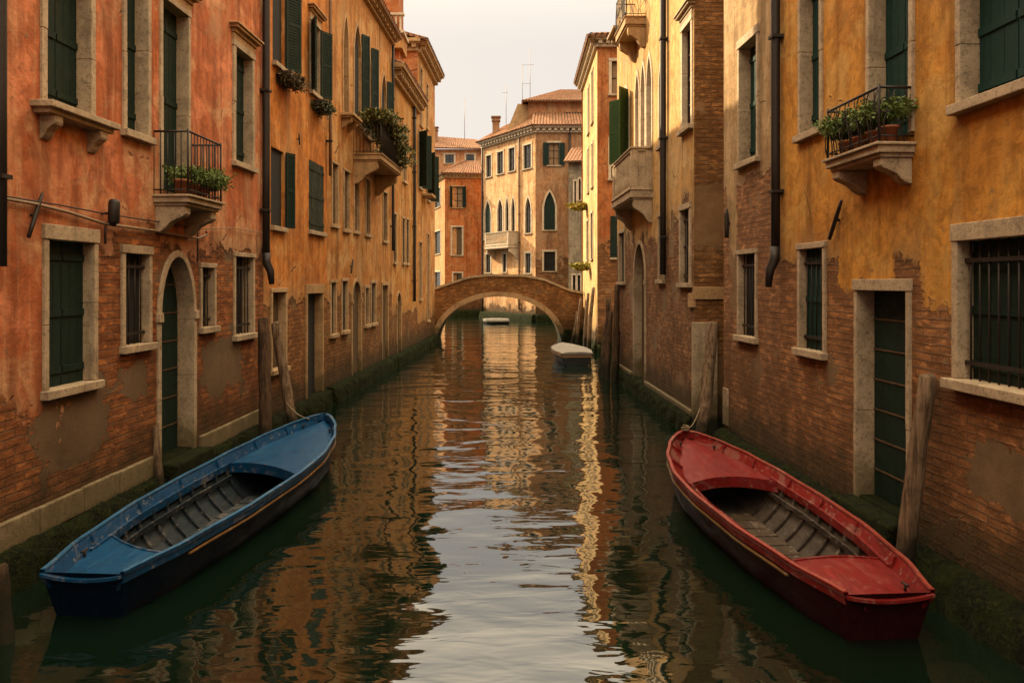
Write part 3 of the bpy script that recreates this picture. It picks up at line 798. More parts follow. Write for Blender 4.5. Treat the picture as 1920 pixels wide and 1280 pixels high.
opening(b, f, 303, 350, 14, 362, kind='door', infill='shutter', d=.18, frame=.07, hood='warm', label='balcony door')
opening(b, f, 440, 471, 100, 308, d=.17, frame=.1, hood='warm')
opening(b, f, 88, 173, 452, 722, frame=.075, lintel=.15, d=.14)
opening(b, f, 232, 277, 476, 645, frame=.07, lintel=.1, d=.12, bars=True, infill='board' if 0 else 'dark')
opening(b, f, 300, 361, 482, 856, kind='door', infill='door', arch='round', spring=.70, d=.26, frame=.09, step_=True, leafmat='green', label='arched water door')
opening(b, f, 377, 399, 502, 612, frame=.07, d=.12, bars=True, infill='dark')
opening(b, f, 440, 473, 482, 626, frame=.07, d=.2, bars=True, infill='dark')
b.wall(f, 12.4, MS, depth=8)
balcony(b, f, f.U(287), f.U(357), f.Z(290, 365), .46, .80, 'bars', ch=.34)
stone_band(b, f, f.U(-260), f.U(290), .36, .62); stone_band(b, f, f.U(372), f.L - .02, .36, .6)
footing(b, f, 0, f.L, .36, .16, seed=3)
pipe(b, f, f.L - .12, f.Z(494, 480), 12.3, .065, boot=True)
pipe(b, f, f.U(-17), f.Z(0, 500), 12.3, .05, boot=False)
wall_iron(b, f, 44, 445, 70, 362); 
# cables along the facade
for (p, mt, r) in (([(-40, 366), (60, 383), (120, 398), (190, 420), (280, 432), (365, 447), (382, 440), (380, 432)], 'cable', .017), ([(-40, 362), (100, 384), (185, 400), (250, 410), (330, 422), (365, 430)], 'cable_dark', .009), ([(365, 430), (430, 427), (492, 437)], 'cable', .007)):
    m = MB(); m.tube([f.P(f.U(x), .05, f.Z(x, y)) for x, y in p], r, 6); m.build('cable', M[mt], b.root)
m = MB(); m.tube([f.P(f.U(364), .05, f.Z(364, 405)), f.P(f.U(364), .05, f.Z(364, 490))], .012, 6); m.build('cable', M['cable_dark'], b.root)
# little wall lamp
u, z = f.U(190), f.Z(190, 400)
lm = empty('wall_lamp', f.P(u, 0, z - .12), 'small black cylindrical lamp on the salmon wall beside the cables', 'lamp')
m = MB(); m.tube([f.P(u, .13, z - .13), f.P(u + .015, .13, z - .1), f.P(u + .03, .13, z + .12), f.P(u + .035, .13, z + .15)], [.035, .062, .062, .05], 14); m.build('lamp_body', M['iron'], lm)
m = MB(); m.tube([f.P(u, .0, z), f.P(u, .13, z)], .015, 6); m.tube([f.P(u, .05, z - .1), f.P(u - .01, .05, z - .34)], .012, 6); m.build('lamp_arm', M['iron'], lm)

# plants on the salmon balcony
zb = f.Z(290, 365); uu = (f.U(287) + f.U(357)) / 2
plant('balcony_plant', 'green trailing plants in terracotta pots on the salmon house balcony', 'plant',
      [(f.P(uu + .1 + k * .25, .3, zb + .3), Vector((.2, .24, .27))) for k in (-1, 0, 1, 1.6)], 380, .04, 'leaf',
      pot=[(f.P(uu - .38, .3, zb + .002), .1, .2), (f.P(uu - .1, .32, zb + .002), .08, .17), (f.P(uu + .2, .3, zb + .002), .09, .18)], group='balcony plants')

# ------------------------------------------------------------------ left 2: orange house
y2 = yL(613)
f = F(onL(y1 + .005), onL(y2), 1)
if f.n.x < 0: f.n = -f.n
b = Building('orange_house', 'orange stucco house with two flower boxes and green shutters next to the salmon house', loc=(*f.P(f.L / 2, 0, 0)[:2], 0)); fO = f
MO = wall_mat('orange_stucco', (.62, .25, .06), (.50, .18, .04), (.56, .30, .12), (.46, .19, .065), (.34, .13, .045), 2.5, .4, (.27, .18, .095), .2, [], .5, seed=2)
opening(b, f, 511, 532, -60, 122, frame=0, infill='dark', open_='f', open_ang=150, leafw=.38, d=.06)
opening(b, f, 582, 598, 48, 176, frame=.07, infill='dark', open_='nf', open_ang=150, leafw=.34, hood='warm', d=.06)
opening(b, f, 508, 532, 280, 425, frame=0, infill='dark', open_='f', open_ang=150, leafw=.22, d=.06, sill=.1)
opening(b, f, 579, 607, 306, 434, frame=0, infill='shutter', d=.04, sill=.1)
opening(b, f, 509, 534, 548, 690, frame=.08, infill='board', d=.14, mat='stone_tan', label='blocked old doorway')
opening(b, f, 575, 603, 550, 790, kind='door', infill='dark', frame=.1, lintel=.2, mat='stone_warm', d=.17)
b.wall(f, 13.2, MO, depth=8)
footing(b, f, 0, f.L, .34, .14, seed=4)
pipe(b, f, f.U(612), f.Z(612, 330), 13.0, .035, 'pipe_tan', boot=False)
wall_iron(b, f, 557, 272, 556, 250, .015)
for (x, y, lab) in ((530, 133, 'brown hanging plant box under the upper orange house window nearest the salmon house'), (594, 186, 'dark green plant box under the hooded window of the orange house')):
    u = f.U(x - 1.5); z = f.Z(x, y) - .16
    pl = plant('window_plant', lab, 'plant', [(f.P(u + k * .22, .17, z + .08), Vector((.17, .17, .2))) for k in (-1, 0, 1)], 170, .06, 'leaf_dry' if x < 560 else 'leaf_dark', group='window box plants', droop=.9)
    planter_box(pl, f, u - .36, u + .36, .05, .24, z - .08, z + .06, 'darkwood')

# ------------------------------------------------------------------ left 3: gothic house
y3 = yL(735)
f = F(onL(y2 + .005), onL(y3), 1)
if f.n.x < 0: f.n = -f.n
b = Building('gothic_house', 'ochre gothic house with pointed windows and bushy balcony in the left row', loc=(*f.P(f.L / 2, 0, 0)[:2], 0)); fG = f
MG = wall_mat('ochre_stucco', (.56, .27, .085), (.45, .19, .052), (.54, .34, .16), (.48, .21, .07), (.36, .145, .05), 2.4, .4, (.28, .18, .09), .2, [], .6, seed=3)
for (xl, xr, yt, yb) in ((622, 632, 308, 421), (644, 654, 322, 430), (663.5, 672, 331, 433), (685, 693, 338, 439), (717.5, 725, 362, 451)):
    opening(b, f, xl, xr, yt, yb, frame=.06, mat='stone_tan', infill='board', d=.06, sill=.08)
for i, (xl, xr, yt, yb) in enumerate(((643, 652, 32, 216), (663, 676, 48, 232), (681, 694, 74, 255), (714, 724, 140, 300))):
    opening(b, f, xl, xr, yt, yb, frame=.09, infill='board' if i == 0 else 'dark', arch='ogee', spring=.72, open_=None if i == 0 else 'f', leafmat='green', d=.1 if i == 0 else .07, mat='stone_warm', sill=.2 if i == 0 else .08, sillbr=(i == 0), open_ang=150, leafw=.30)
for (xl, xr, yt, yb) in ((620, 628, 530, 626), (641, 650, 527, 619), (684, 690, 540, 608), (695.5, 703, 531, 605)):
    opening(b, f, xl, xr, yt, yb, frame=.08, mat='stone_tan', infill='dark', d=.055)
opening(b, f, 660, 675.5, 528, 712, kind='door', infill='board', frame=.1, arch='round', spring=.8, d=.08, mat='stone_warm')
opening(b, f, 716, 726, 535, 672, kind='door', infill='board', frame=.1, d=.08, mat='stone_warm')
b.wall(f, 10.9, MG, depth=8)
cornice(b, f, 11.0, mat='stone_warm', dent=.4, pr=.3)
a0, a1 = f.P(-.1, .35, 11.0), f.P(f.L + .1, .35, 11.0)
roof_slab(b, [a0, a1, f.P(f.L + .1, -4, 12.4), f.P(-.1, -4, 12.4)])
zb = f.Z(668, 292) ; ub0, ub1 = f.U(662), f.U(706)
balcony(b, f, ub0, ub1, zb, .75, .85, 'bars', slab=.16, ch=.6, mat='stone_warm')
pipe(b, f, f.U(732), f.Z(732, 470), 10.6, .045, 'pipe', boot=False)
wall_iron(b, f, 655, 512, 658, 486, .02)
footing(b, f, 0, f.L, .36, .2, seed=5)
m_ = (ub0 + ub1) / 2
plant('balcony_bush', 'large olive green bush spilling over the gothic balcony railing', 'bush',
      [(f.P(m_ + k * (ub1 - ub0) * .2, .62, zb + .85 + h_), Vector((.34, .36, .33))) for k, h_ in ((-2, .35), (-1, .32), (0, .2), (1, .05), (2, -.15), (2.3, -.45))], 640, .09, 'leaf_bush', droop=.8, leafn=8)

# ------------------------------------------------------------------ left 4: dentil cornice house
y4 = yL(783)
f = F(onL(y3 + .005), onL(y4), 1)
if f.n.x < 0: f.n = -f.n
b = Building('dentil_house', 'lower ochre house with toothed cornice between gothic house and bridge end house', loc=(*f.P(f.L / 2, 0, 0)[:2], 0)); fD = f
MD = wall_mat('yellow_ochre_stucco', (.58, .28, .08), (.46, .20, .052), (.55, .35, .15), (.46, .20, .07), (.36, .14, .05), 1.7, .5, (.28, .18, .09), .2, [], .6, seed=4)
for (xl, xr, yt, yb) in ((738, 743.5, 219, 322), (755, 761, 237, 340), (737.5, 742, 402, 491), (754, 758, 410, 492), (761.5, 765.5, 412, 493)):
    opening(b, f, xl, xr, yt, yb, frame=.07, mat='stone_tan', infill='glass' if yt > 300 else 'board', d=.06)
opening(b, f, 744, 751, 550, 662, kind='door', infill='board', frame=.1, arch='round', spring=.82, d=.08, mat='stone_warm')
b.wall(f, 9.9, MD, depth=8)
cornice(b, f, 10.1, pr=.42, h=.5, dent=.34, mat='stone_warm')
roof_slab(b, [f.P(-.1, .45, 10.1), f.P(f.L, .45, 10.1), f.P(f.L, -4, 11.5), f.P(-.1, -4, 11.5)])
pipe(b, f, f.U(773), f.Z(773, 565), 9.6, .06, 'pipe', boot=False)
footing(b, f, 0, f.L, .36, .2, seed=6)

# ------------------------------------------------------------------ left 5: end house beside the bridge
f = F(onL(y4 + .005), onL(36.5), 1)
if f.n.x < 0: f.n = -f.n
b = Building('bridge_end_house', 'tall ochre house with three storeys where the bridge meets the left bank', loc=(*f.P(f.L / 2, 0, 0)[:2], 0)); fE = f
ME = wall_mat('pale_ochre_stucco', (.56, .29, .10), (.45, .20, .06), (.55, .36, .18), (.46, .20, .07), (.36, .14, .05), 1.2, .5, (.28, .18, .09), .2, [], .7, seed=5)
MEs = wall_mat('rust_side_stucco', (.46, .15, .05), (.38, .12, .04), (.48, .22, .10), (.46, .20, .07), (.36, .14, .05), 1.2, .5, (.28, .18, .09), .1, [], .4, seed=6)
opening(b, f, 787, 791, 130, 235, frame=.06, mat='stone_tan', infill='board', d=.05); opening(b, f, 799, 802, 160, 240, frame=.06, mat='stone_tan', infill='board', d=.05)
opening(b, f, 785, 790, 250, 352, frame=.08, infill='dark', d=.055, open_='nf', leafw=.45, open_ang=130)
opening(b, f, 801, 805, 290, 376, frame=.08, infill='dark', d=.055, open_='nf', leafw=.45, open_ang=130)
opening(b, f, 786, 790, 455, 560, frame=.06, mat='stone_tan', infill='board', d=.05); opening(b, f, 801, 804, 440, 600, frame=.06, mat='stone_tan', infill='board', d=.05)
b.wall(f, 12.4, ME, depth=9)
g = F(fE.P(0, -9, 0), fE.P(0, 0, 0), -1); g.n = Vector((0, -1)) if g.n.y > 0 else g.n
m = MB(); q = [(0, 9.5), (g.L, 9.5), (g.L, 12.35), (0, 12.35)]; m.face([g.P(u, .012, z) for u, z in q], q); m.build('side_wall', MEs, b.root, fix=False)
cornice(b, f, 12.6, pr=.42, h=.5, dent=.34, mat='stone_warm'); cornice(b, g, 12.6, pr=.35, h=.45, dent=.34, mat='stone_warm')
roof_slab(b, [f.P(-.3, .45, 12.6), f.P(f.L + .2, .45, 12.6), f.P(f.L + .2, -4.5, 14.0), f.P(-.3, -4.5, 14.0)])
stone = MB(); fE.box(stone, 1.0, 2.2, 0, .45, fE.Z(787, 360) - .1, fE.Z(787, 360)); stone.build('balcony_slab', M['stone_warm'], b.root, bevel=.01)
footing(b, f, 0, f.L, .36, .2, seed=7)
# chimney with railing above the dentil house
bb = empty('roof_terrace', fD.P(fD.L * .35, -1.8, 10.7), 'brick roof terrace stub with pale balustrade above the toothed cornice', 'roof terrace')
p0 = at(735, 60, 27.5)
m = MB(); m.box((p0.x - .8, 27.3, 10.2), (p0.x + .28, 28.4, p0.z + 1.6)); m.build('brick_stack', MEs, bb)
m = MB()
for i in range(5): m.box((p0.x - .3 + i * .16, 27.0, p0.z - .1), (p0.x - .24 + i * .16, 27.08, p0.z + .42))
m.box((p0.x - .4, 26.95, p0.z + .42), (p0.x + .5, 27.15, p0.z + .5)); m.box((p0.x - .4, 26.95, p0.z - .2), (p0.x + .5, 28.2, p0.z - .1)); m.build('balustrade', M['stone_light'], bb)
m = MB(); m.box((p0.x - .5, 27.0, 11.), (p0.x + .42, 28.3, p0.z - .2)); m.build('terrace_wall', MG, bb)

# ------------------------------------------------------------------ right 2: tall gothic house
A2 = Vector((341 / 285 * CAMH, FPX * CAMH / 285)); B2 = Vector((197 / 176 * CAMH, FPX * CAMH / 176))
f = F(A2, B2, -1)
if f.n.x > 0: f.n = -f.n
b = Building('stone_balcony_house', 'tall pale house with carved stone balcony and sunlit upper wall on the right', loc=(*f.P(f.L / 2, 0, 0)[:2], 0)); f2 = f
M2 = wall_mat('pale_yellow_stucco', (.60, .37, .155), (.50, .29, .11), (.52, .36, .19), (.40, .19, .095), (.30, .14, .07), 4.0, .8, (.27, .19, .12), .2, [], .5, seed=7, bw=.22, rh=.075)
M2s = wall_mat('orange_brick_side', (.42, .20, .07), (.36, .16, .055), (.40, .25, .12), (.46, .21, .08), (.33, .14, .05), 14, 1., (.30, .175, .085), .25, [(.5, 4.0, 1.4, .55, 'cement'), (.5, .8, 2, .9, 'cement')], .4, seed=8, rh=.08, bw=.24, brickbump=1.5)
opening(b, f, 1281, 1297, 50, 240, frame=.1, infill='glass', sill=.14, hood=True, mat='stone_light', d=.13)
for (xl, xr, yt, yb) in ((1192.5, 1199.5, 140, 279), (1203, 1210.5, 122, 279), (1214, 1223, 106, 279)):
    opening(b, f, xl, xr, yt, yb, frame=.1, infill='board', arch='ogee', spring=.72, d=.16, mat='stone_light', sill=0)
opening(b, f, 1168, 1180, 170, 300, frame=.1, infill='dark', arch='ogee', spring=.75, d=.16, mat='stone_light', sill=0, open_='nf', leafmat='green_sun', leafw=.45, open_ang=140)
opening(b, f, 1237.5, 1245, 118, 272, frame=.09, infill='board', d=.16, mat='stone_light', arch='ogee', spring=.75)
opening(b, f, 1162, 1172, 437, 528, frame=.1, infill='dark', d=.08)
opening(b, f, 1190, 1210, 458, 735, kind='door', infill='board', frame=.11, arch='round', spring=.74, d=.2, label='tall arched water gate')
opening(b, f, 1237, 1246, 406, 524, frame=.1, infill='dark', d=.09); opening(b, f, 1278, 1294, 393, 530, frame=.11, infill='dark', d=.11, bars=True)
opening(b, f, 1167, 1174, -80, 58, frame=.12, infill='glass', d=.15, mat='stone_light', sill=.25, sillbr=True)
b.wall(f, 13.6, M2, depth=7)
zb = f.Z(1222, 355); balcony(b, f, f.U(1224), f.U(1183), zb, .52, .98, 'panel', slab=.2, ch=.55, mat='stone', label='carved stone balcony')
balcony(b, f, f.U(1211), f.U(1190), f.Z(1211, 30), .5, .8, 'scroll', slab=.2, ch=.5, mat='stone_warm')
pipe(b, f, f.U(1251), f.Z(1251, 515), 13.5, .065, 'pipe', boot=False)
stone_band(b, f, 0.02, f.U(1212), .34, .44, .07, 'stone', 2.5); stone_band(b, f, f.U(1187), f.L, .34, .44, .07, 'stone', 2.5)
footing(b, f, 0, f.L, .34, .14, seed=8)
# camera side wall of it, brick
g = F(A2, A2 + Vector((7, 0)), -1)
if g.n.y > 0: g.n = -g.n
m = MB(); q = [(0.004, -.6), (g.L, -.6), (g.L, 13.55), (0.004, 13.55)]; m.face([g.P(u, .015, z) for u, z in q], q); m.build('side_wall', M2s, b.root, fix=False)
m = MB(); zz = g.Z(1320, 548); g.box(m, -.02, g.L, -.02, .05, zz - .13, zz + .1); m.build('string_course', M['stone_warm'], b.root, bevel=.01)
m = MB(); zz = g.Z(1320, 604); g.box(m, -.04, .42, -.03, .075, -.5, zz); m.build('corner_stone', M['stone'], b.root, bevel=.012)
m = MB(); zz = g.Z(1320, 560); f.box(m, -.03, .26, -.03, .05, zz - .16, zz + .1); m.build('quoin', M['stone_warm'], b.root, bevel=.01)

# ------------------------------------------------------------------ right 3: narrow beige house
yc = A2.y - 1.05
ya = yR(1463)
f = F(onR(ya + .004), onR(yR(1357)), -1)
if f.n.x > 0: f.n = -f.n
b = Building('beige_house', 'narrow beige and brick house left of the long black drainpipe', loc=(*f.P(f.L / 2, 0, 0)[:2], 0)); f3 = f
M3 = wall_mat('beige_stucco', (.42, .28, .15), (.34, .22, .11), (.44, .31, .18), (.44, .20, .095), (.33, .145, .07), f.Z(1400, 330), .25, (.25, .16, .09), .25, [(f.U(1372), 4.2, .25, .9, 'plaster')], .5, seed=9, rh=.075)
opening(b, f, 1388, 1421, 78, 300, frame=.07, infill='shutter', leafmat='teal', d=.2, lintel=.13)
opening(b, f, 1387, 1418, 476, 630, frame=.07, infill='dark', bars=True, d=.12)
b.wall(f, 11.6, M3, depth=7)
wall_iron(b, f, 1368, 446, 1368, 392, .035)
m = MB(); f.box(m, f.L - .26, f.L + .01, -.1, .02, f.Z(1368, 800), f.Z(1368, 730)); m.build('corner_stone', M['stone'], b.root, bevel=.01)
footing(b, f, 0, f.L, .34, .2, seed=9)

# ------------------------------------------------------------------ right 4: ochre house
f = F(onR(-9), onR(ya), -1)
if f.n.x > 0: f.n = -f.n
b = Building('mustard_house', 'mustard yellow house with iron plant balcony behind the red boat', loc=(*f.P(f.L / 2, 0, 0)[:2], 0)); f4 = f
pt = [(f.U(1880), f.Z(1880, 900), .45, .28, 'cement'), (f.U(1620), f.Z(1620, 455), .5, .5, 'plaster'), (f.U(1760), f.Z(1760, 480), .28, .5, 'plaster'), (f.U(1900), 3.2, 1., .6, 'plaster')]
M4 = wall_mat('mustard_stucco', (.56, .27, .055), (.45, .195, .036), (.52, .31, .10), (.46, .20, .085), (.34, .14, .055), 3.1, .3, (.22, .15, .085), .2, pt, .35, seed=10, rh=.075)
opening(b, f, 1503, 1539, -50, 246, frame=.07, infill='shutter', leafmat='teal', d=.18)
opening(b, f, 1634, 1708, -90, 262, kind='door', frame=.07, infill='shutter', leafmat='teal', d=.19, label='green balcony door')
opening(b, f, 1806, 1960, -120, 166, frame=.07, infill='shutter', leafmat='teal', d=.18, sill=.12)
opening(b, f, 1502, 1545, 466, 656, frame=.075, infill='plank', leafmat='teal', d=.11, bars=True)
opening(b, f, 1610, 1703, 545, 958, kind='door', frame=.065, lintel=.12, infill='door', leafmat='green', d=.22, step_=True, label='tall green water door')
opening(b, f, 1801, 1950, 446, 724, frame=.08, infill='plank', leafmat='green', d=.15, bars=True, sill=.16, lintel=.15)
b.wall(f, 11.4, M4, depth=8)
uN, uF = f.U(1716), f.U(1608)
zb = f.Z(1716, 266); balcony(b, f, uN, uF, zb, .36, .52, 'scroll', slab=.10, ch=.25, label='iron balcony with plants')
pipe(b, f, f.L - .06, f.Z(1460, 470), 11.3, .06, 'pipe', boot=True)
wall_iron(b, f, 1563, 448, 1586, 376, .022)
footing(b, f, 0, f.L, .34, .2, seed=10)
uu = (uN + uF) / 2
plant('balcony_plant', 'feathery green plants in terracotta pots on the mustard house balcony', 'plant',
      [(f.P(uu + k * .23, .2, zb + .34), Vector((.19, .16, .24))) for k in (-2, -1, 0, 1, 2, 2.2)], 420, .036, 'leaf',
      pot=[(f.P(uu + k, .2, zb + .002), .085, .16) for k in (-.46, -.2, .08, .38)], group='balcony plants')

# ------------------------------------------------------------------ right 5: sunlit corner house at the bridge
A5 = Vector((3.44, 31.2)); B5 = Vector((3.50, 38.4))
f = F(A5, B5, -1)
if f.n.x > 0: f.n = -f.n
b = Building('rust_corner_house', 'rust red corner house with sunlit canal side right of the bridge', loc=(A5.x + .1, 35, 0)); f5 = f
M5 = wall_mat('sunlit_cream_stucco', (.68, .46, .22), (.60, .37, .16), (.66, .49, .28), (.45, .22, .10), (.36, .16, .07), .8, .4, (.45, .32, .18), .1, [], .5, seed=11)  # cream canal side, colour brightened for the sun on it
M5s = wall_mat('shaded_rust_stucco', (.44, .155, .052), (.36, .115, .036), (.44, .20, .085), (.42, .19, .085), (.34, .14, .06), 4.2, .9, (.34, .20, .10), .2, [], .4, seed=12, rh=.12, bw=.35)  # other side of the same house, its unlit tone put into the rust
for (xl, xr, yt, yb) in ((1103, 1105, 165, 250), (1110, 1112.5, 135, 230), (1102.5, 1104.5, 280, 360), (1110, 1112.5, 270, 350), (1100.5, 1103.5, 415, 487), (1108.5, 1112, 400, 485)):
    opening(b, f, xl, xr, yt, yb, frame=.1, infill='dark', d=.05, mat='stone_light')
b.wall(f, 12.5, M5, depth=6, ends=False)
g = F(A5, A5 + Vector((6, 0)), -1)
if g.n.y > 0: g.n = -g.n
opening(b, g, 1146, 1172, 115, 175, frame=.12, infill='curtain', d=.15, mat='stone_light', uz=(g.U(1147), g.U(1172), g.Z(1150, 176), g.Z(1150, 115)))
opening(b, g, 1146, 1170, 250, 335, frame=.12, infill='glass', d=.15, mat='stone_light', arch='round', spring=.85)
opening(b, g, 1145, 1159, 406, 483, frame=0, infill='plank', d=.02, leafmat='green')
b.wall(g, 12.5, M5s, name='side_wall', depth=7, ends=False, top=True, back=True)
cornice(b, f, 12.7, pr=.36, h=.42, dent=.3); cornice(b, g, 12.7, pr=.36, h=.42, dent=.3)
roof_slab(b, [g.P(-.4, .45, 12.7), g.P(g.L, .45, 12.7), g.P(g.L, -3.5, 14.0), g.P(3, -3.5, 14.0)])
roof_slab(b, [f.P(-.4, .45, 12.7), f.P(f.L, .45, 12.7), f.P(f.L - 3, -3, 14.0), f.P(3.5, -3, 14.0)])
footing(b, f, 0, f.L, .3, .15, seed=11); footing(b, g, 0, g.L, .3, .15, seed=12)
for (x, y, lab, mt, fl) in ((1091, 384, 'yellow and orange flower basket on the sunlit wall beside the bridge, upper one', 'leaf_yellow', .7), (1096, 500, 'bright green hanging plant on the sunlit wall just above the bridge end', 'leaf_yellow', 0)):
    u = f.U(1100 if y < 450 else 1106); c = f.P(u, .35, f.Z(1103, y)); 
    plant('hanging_plant', lab, 'plant', [(c, Vector((.3, .35, .3)))], 160, .11, mt, group='hanging baskets', flowers=fl)
    

# ------------------------------------------------------------------ centre: house where the canal bends
Ac = Vector(((905 - CX) / FPX * 62.6, 62.6)); Bc = Vector(((1004 - CX) / FPX * 56, 56.)); Cc = Vector((7.6, 56.))
f = F(Ac, Bc, 1)
if f.n.y > 0: f.n = -f.n
g = F(Bc, Cc, 1)
if g.n.y > 0: g.n = -g.n
b = Building('canal_bend_house', 'cream gothic corner house with red tiled roof behind the bridge', loc=(Bc.x, 58, 0)); fc, gc = f, g
MC = wall_mat('sunlit_cream_peach', (.74, .43, .22), (.64, .34, .155), (.72, .48, .28), (.42, .2, .09), (.34, .15, .07), .9, .9, (.40, .26, .15), .2, [], .6, seed=13, rh=.12, bw=.4)  # sunlit face of the bend house, brightness put into the stucco
MCs = wall_mat('shaded_brown_rose', (.42, .215, .11), (.34, .17, .085), (.36, .22, .13), (.36, .17, .075), (.28, .12, .052), 4.6, 1.2, (.28, .18, .10), .3, [], .5, seed=14, rh=.12, bw=.4)  # darker copy for the unlit face, shade put into the stucco
for (xl, xr, yt, yb) in ((912, 921, 292, 332), (932.5, 943.5, 285, 326), (954, 965, 278, 321), (982, 996, 272, 316), (911, 920, 477, 511), (943, 949, 476, 510), (985, 995, 475, 512)):
    opening(b, f, xl, xr, yt, yb, frame=.16, infill='glass', d=.13, mat='stone_light')
for i, (xl, xr, yt, yb) in enumerate(((908.5, 920.5, 378, 448), (933, 942.5, 374, 434), (948, 954, 370, 434), (959, 965.5, 370, 434), (985, 995.5, 370, 437))):
    opening(b, f, xl, xr, yt, yb, frame=.15, infill='shutter' if i in (0,) else 'glass', d=.13, mat='stone_light', arch='ogee', spring=.66, sill=0 if 0 < i < 4 else .1)
opening(b, g, 1029, 1048, 268, 310, frame=.14, infill='curtain', d=.2, mat='stone_light', open_='nf', open_ang=168, leafw=.42)
opening(b, g, 1020, 1041, 360, 431, frame=.14, infill='shutter', d=.15, mat='stone_light', arch='ogee', spring=.6)
opening(b, g, 1020, 1041, 472, 508, frame=.14, infill='dark', d=.2, mat='stone_light', bars=True)
H = 13.9
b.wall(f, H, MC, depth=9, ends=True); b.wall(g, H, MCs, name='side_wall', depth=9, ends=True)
cornice(b, f, H + .25, pr=.42, h=.5, dent=.42); cornice(b, g, H + .25, pr=.42, h=.5, dent=.42)
balcony(b, f, f.U(927), f.U(972), f.Z(950, 460), .9, 1.0, 'panel', slab=.25, ch=.8, mat='stone_light')
pipe(b, f, f.U(975), .8, H, .07, 'pipe_tan', boot=False); pipe(b, f, .1, .5, H, .07, 'pipe', boot=False); pipe(b, g, g.U(1068), .5, H, .07, 'pipe', boot=False)
footing(b, f, 0, f.L, .5, .3, seed=13); footing(b, g, 0, g.L, .5, .3, seed=14)
# lower roof round the attic
zr = H + .25
roof_slab(b, [f.P(-.3, .5, zr), f.P(f.L + .3, .5, zr), Vector((1.9, 60, zr + 1.9)), Vector((-.6, 63.5, zr + 1.5))])
roof_slab(b, [g.P(-.3, .5, zr), g.P(g.L, .5, zr), Vector((7.6, 59, zr + 1.7)), Vector((1.6, 59, zr + 1.7))])
m = MB(); p = at(990, 240, 59.5); m.box((p.x, 58.6, zr + .2), (8., 66, zr + 2.5)); m.build('attic_wall', MC if 0 else wall_mat('attic_peach', (.52, .24, .11), (.46, .2, .09), (.5, .3, .16), (.4, .2, .1), (.3, .15, .08), 0, .1, seed=15, rend=0), b.root)
m = MB(); pw = at(1078, 213, 58.6); m.box((pw.x - .75, 58.52, zr + .95), (pw.x + .6, 58.62, zr + 1.55)); m.build('attic_window', M['dark'], b.root)
# hipped roof over the attic
x0, x1, yf, yb_ = p.x - .5, 8.3, 58.1, 66.5; z0_ = zr + 2.35; z1_ = zr + 4.1
roof_slab(b, [(x0, yf, z0_), (x1, yf, z0_), (x1, 62, z1_), (x0 + 3.2, 62, z1_)]); roof_slab(b, [(x0, yb_, z0_), (x0, yf, z0_), (x0 + 3.2, 62, z1_), (x0 + 3.2, 62.01, z1_)])
# small steep dormer gable west of the attic
q = at(972, 240, 60); 
m = MB(); m.hexa([(q.x - .9, 59, zr + .2), (q.x + 1.0, 59, zr + .2), (q.x + 1.0, 62, zr + .2), (q.x - .9, 62, zr + .2), (q.x - .05, 59, zr + 2.3), (q.x + .9, 59, zr + 2.2), (q.x + .9, 62, zr + 2.2), (q.x - .05, 62, zr + 2.3)]); m.build('dormer', M['stone_warm'], b.root)
p = at(930, 245, 61.5); chimney(b, p.x, p.y, zr + .1, 1.35, .55, MCs)
for i, (x, yt, yb, cross) in enumerate(((979.5, 122, 192, 0), (994, 92, 192, 1), (949, 158, 222, 2))):
    p0, p1 = at(x, yb + 12, 61), at(x, yt, 61); m = MB(); m.tube([p0, p1], .022, 5)
    if cross == 1:
        for yy, xa, xb in ((122, 978, 1001), (157, 979, 995)): m.tube([at(xa, yy, 61), at(xb, yy, 61)], .018, 5)
    if cross == 2: m.tube([at(941, 174, 61), at(953, 174, 61)], .016, 5)
    m.build('antenna', M['antenna'], b.root)

# grey strip house right of it
Ag = Vector(((1066 - CX) / FPX * 50, 50.)); f = F(Ag, Ag + Vector((4, -.8)), 1)
if f.n.y > 0: f.n = -f.n
b = Building('grey_house', 'narrow grey house squeezed between cream corner house and sunlit rust house', loc=(Ag.x, 50, 0))
MY = wall_mat('grey_stucco', (.27, .22, .16), (.22, .18, .13), (.33, .27, .19), (.3, .15, .08), (.25, .12, .06), .8, .5, (.25, .2, .14), .2, [], .6, seed=16)
opening(b, f, 1077, 1080, 340, 382, frame=.1, infill='dark', d=.15, mat='stone_light'); opening(b, f, 1085, 1089, 335, 375, frame=.12, infill='curtain', d=.15, mat='stone_light', arch='round', spring=.8)
opening(b, f, 1074, 1079, 516, 547, frame=.1, infill='dark', d=.15, mat='stone_light')
opening(b, f, 1083, 1088, 516, 547, frame=.1, infill='dark', d=.15, mat='stone_light')
b.wall(f, 10.6, MY, depth=5)
roof_slab(b, [f.P(-.3, .35, 10.6), f.P(f.L, .35, 10.6), f.P(f.L, -4, 12.2), f.P(-.3, -4, 12.2)])

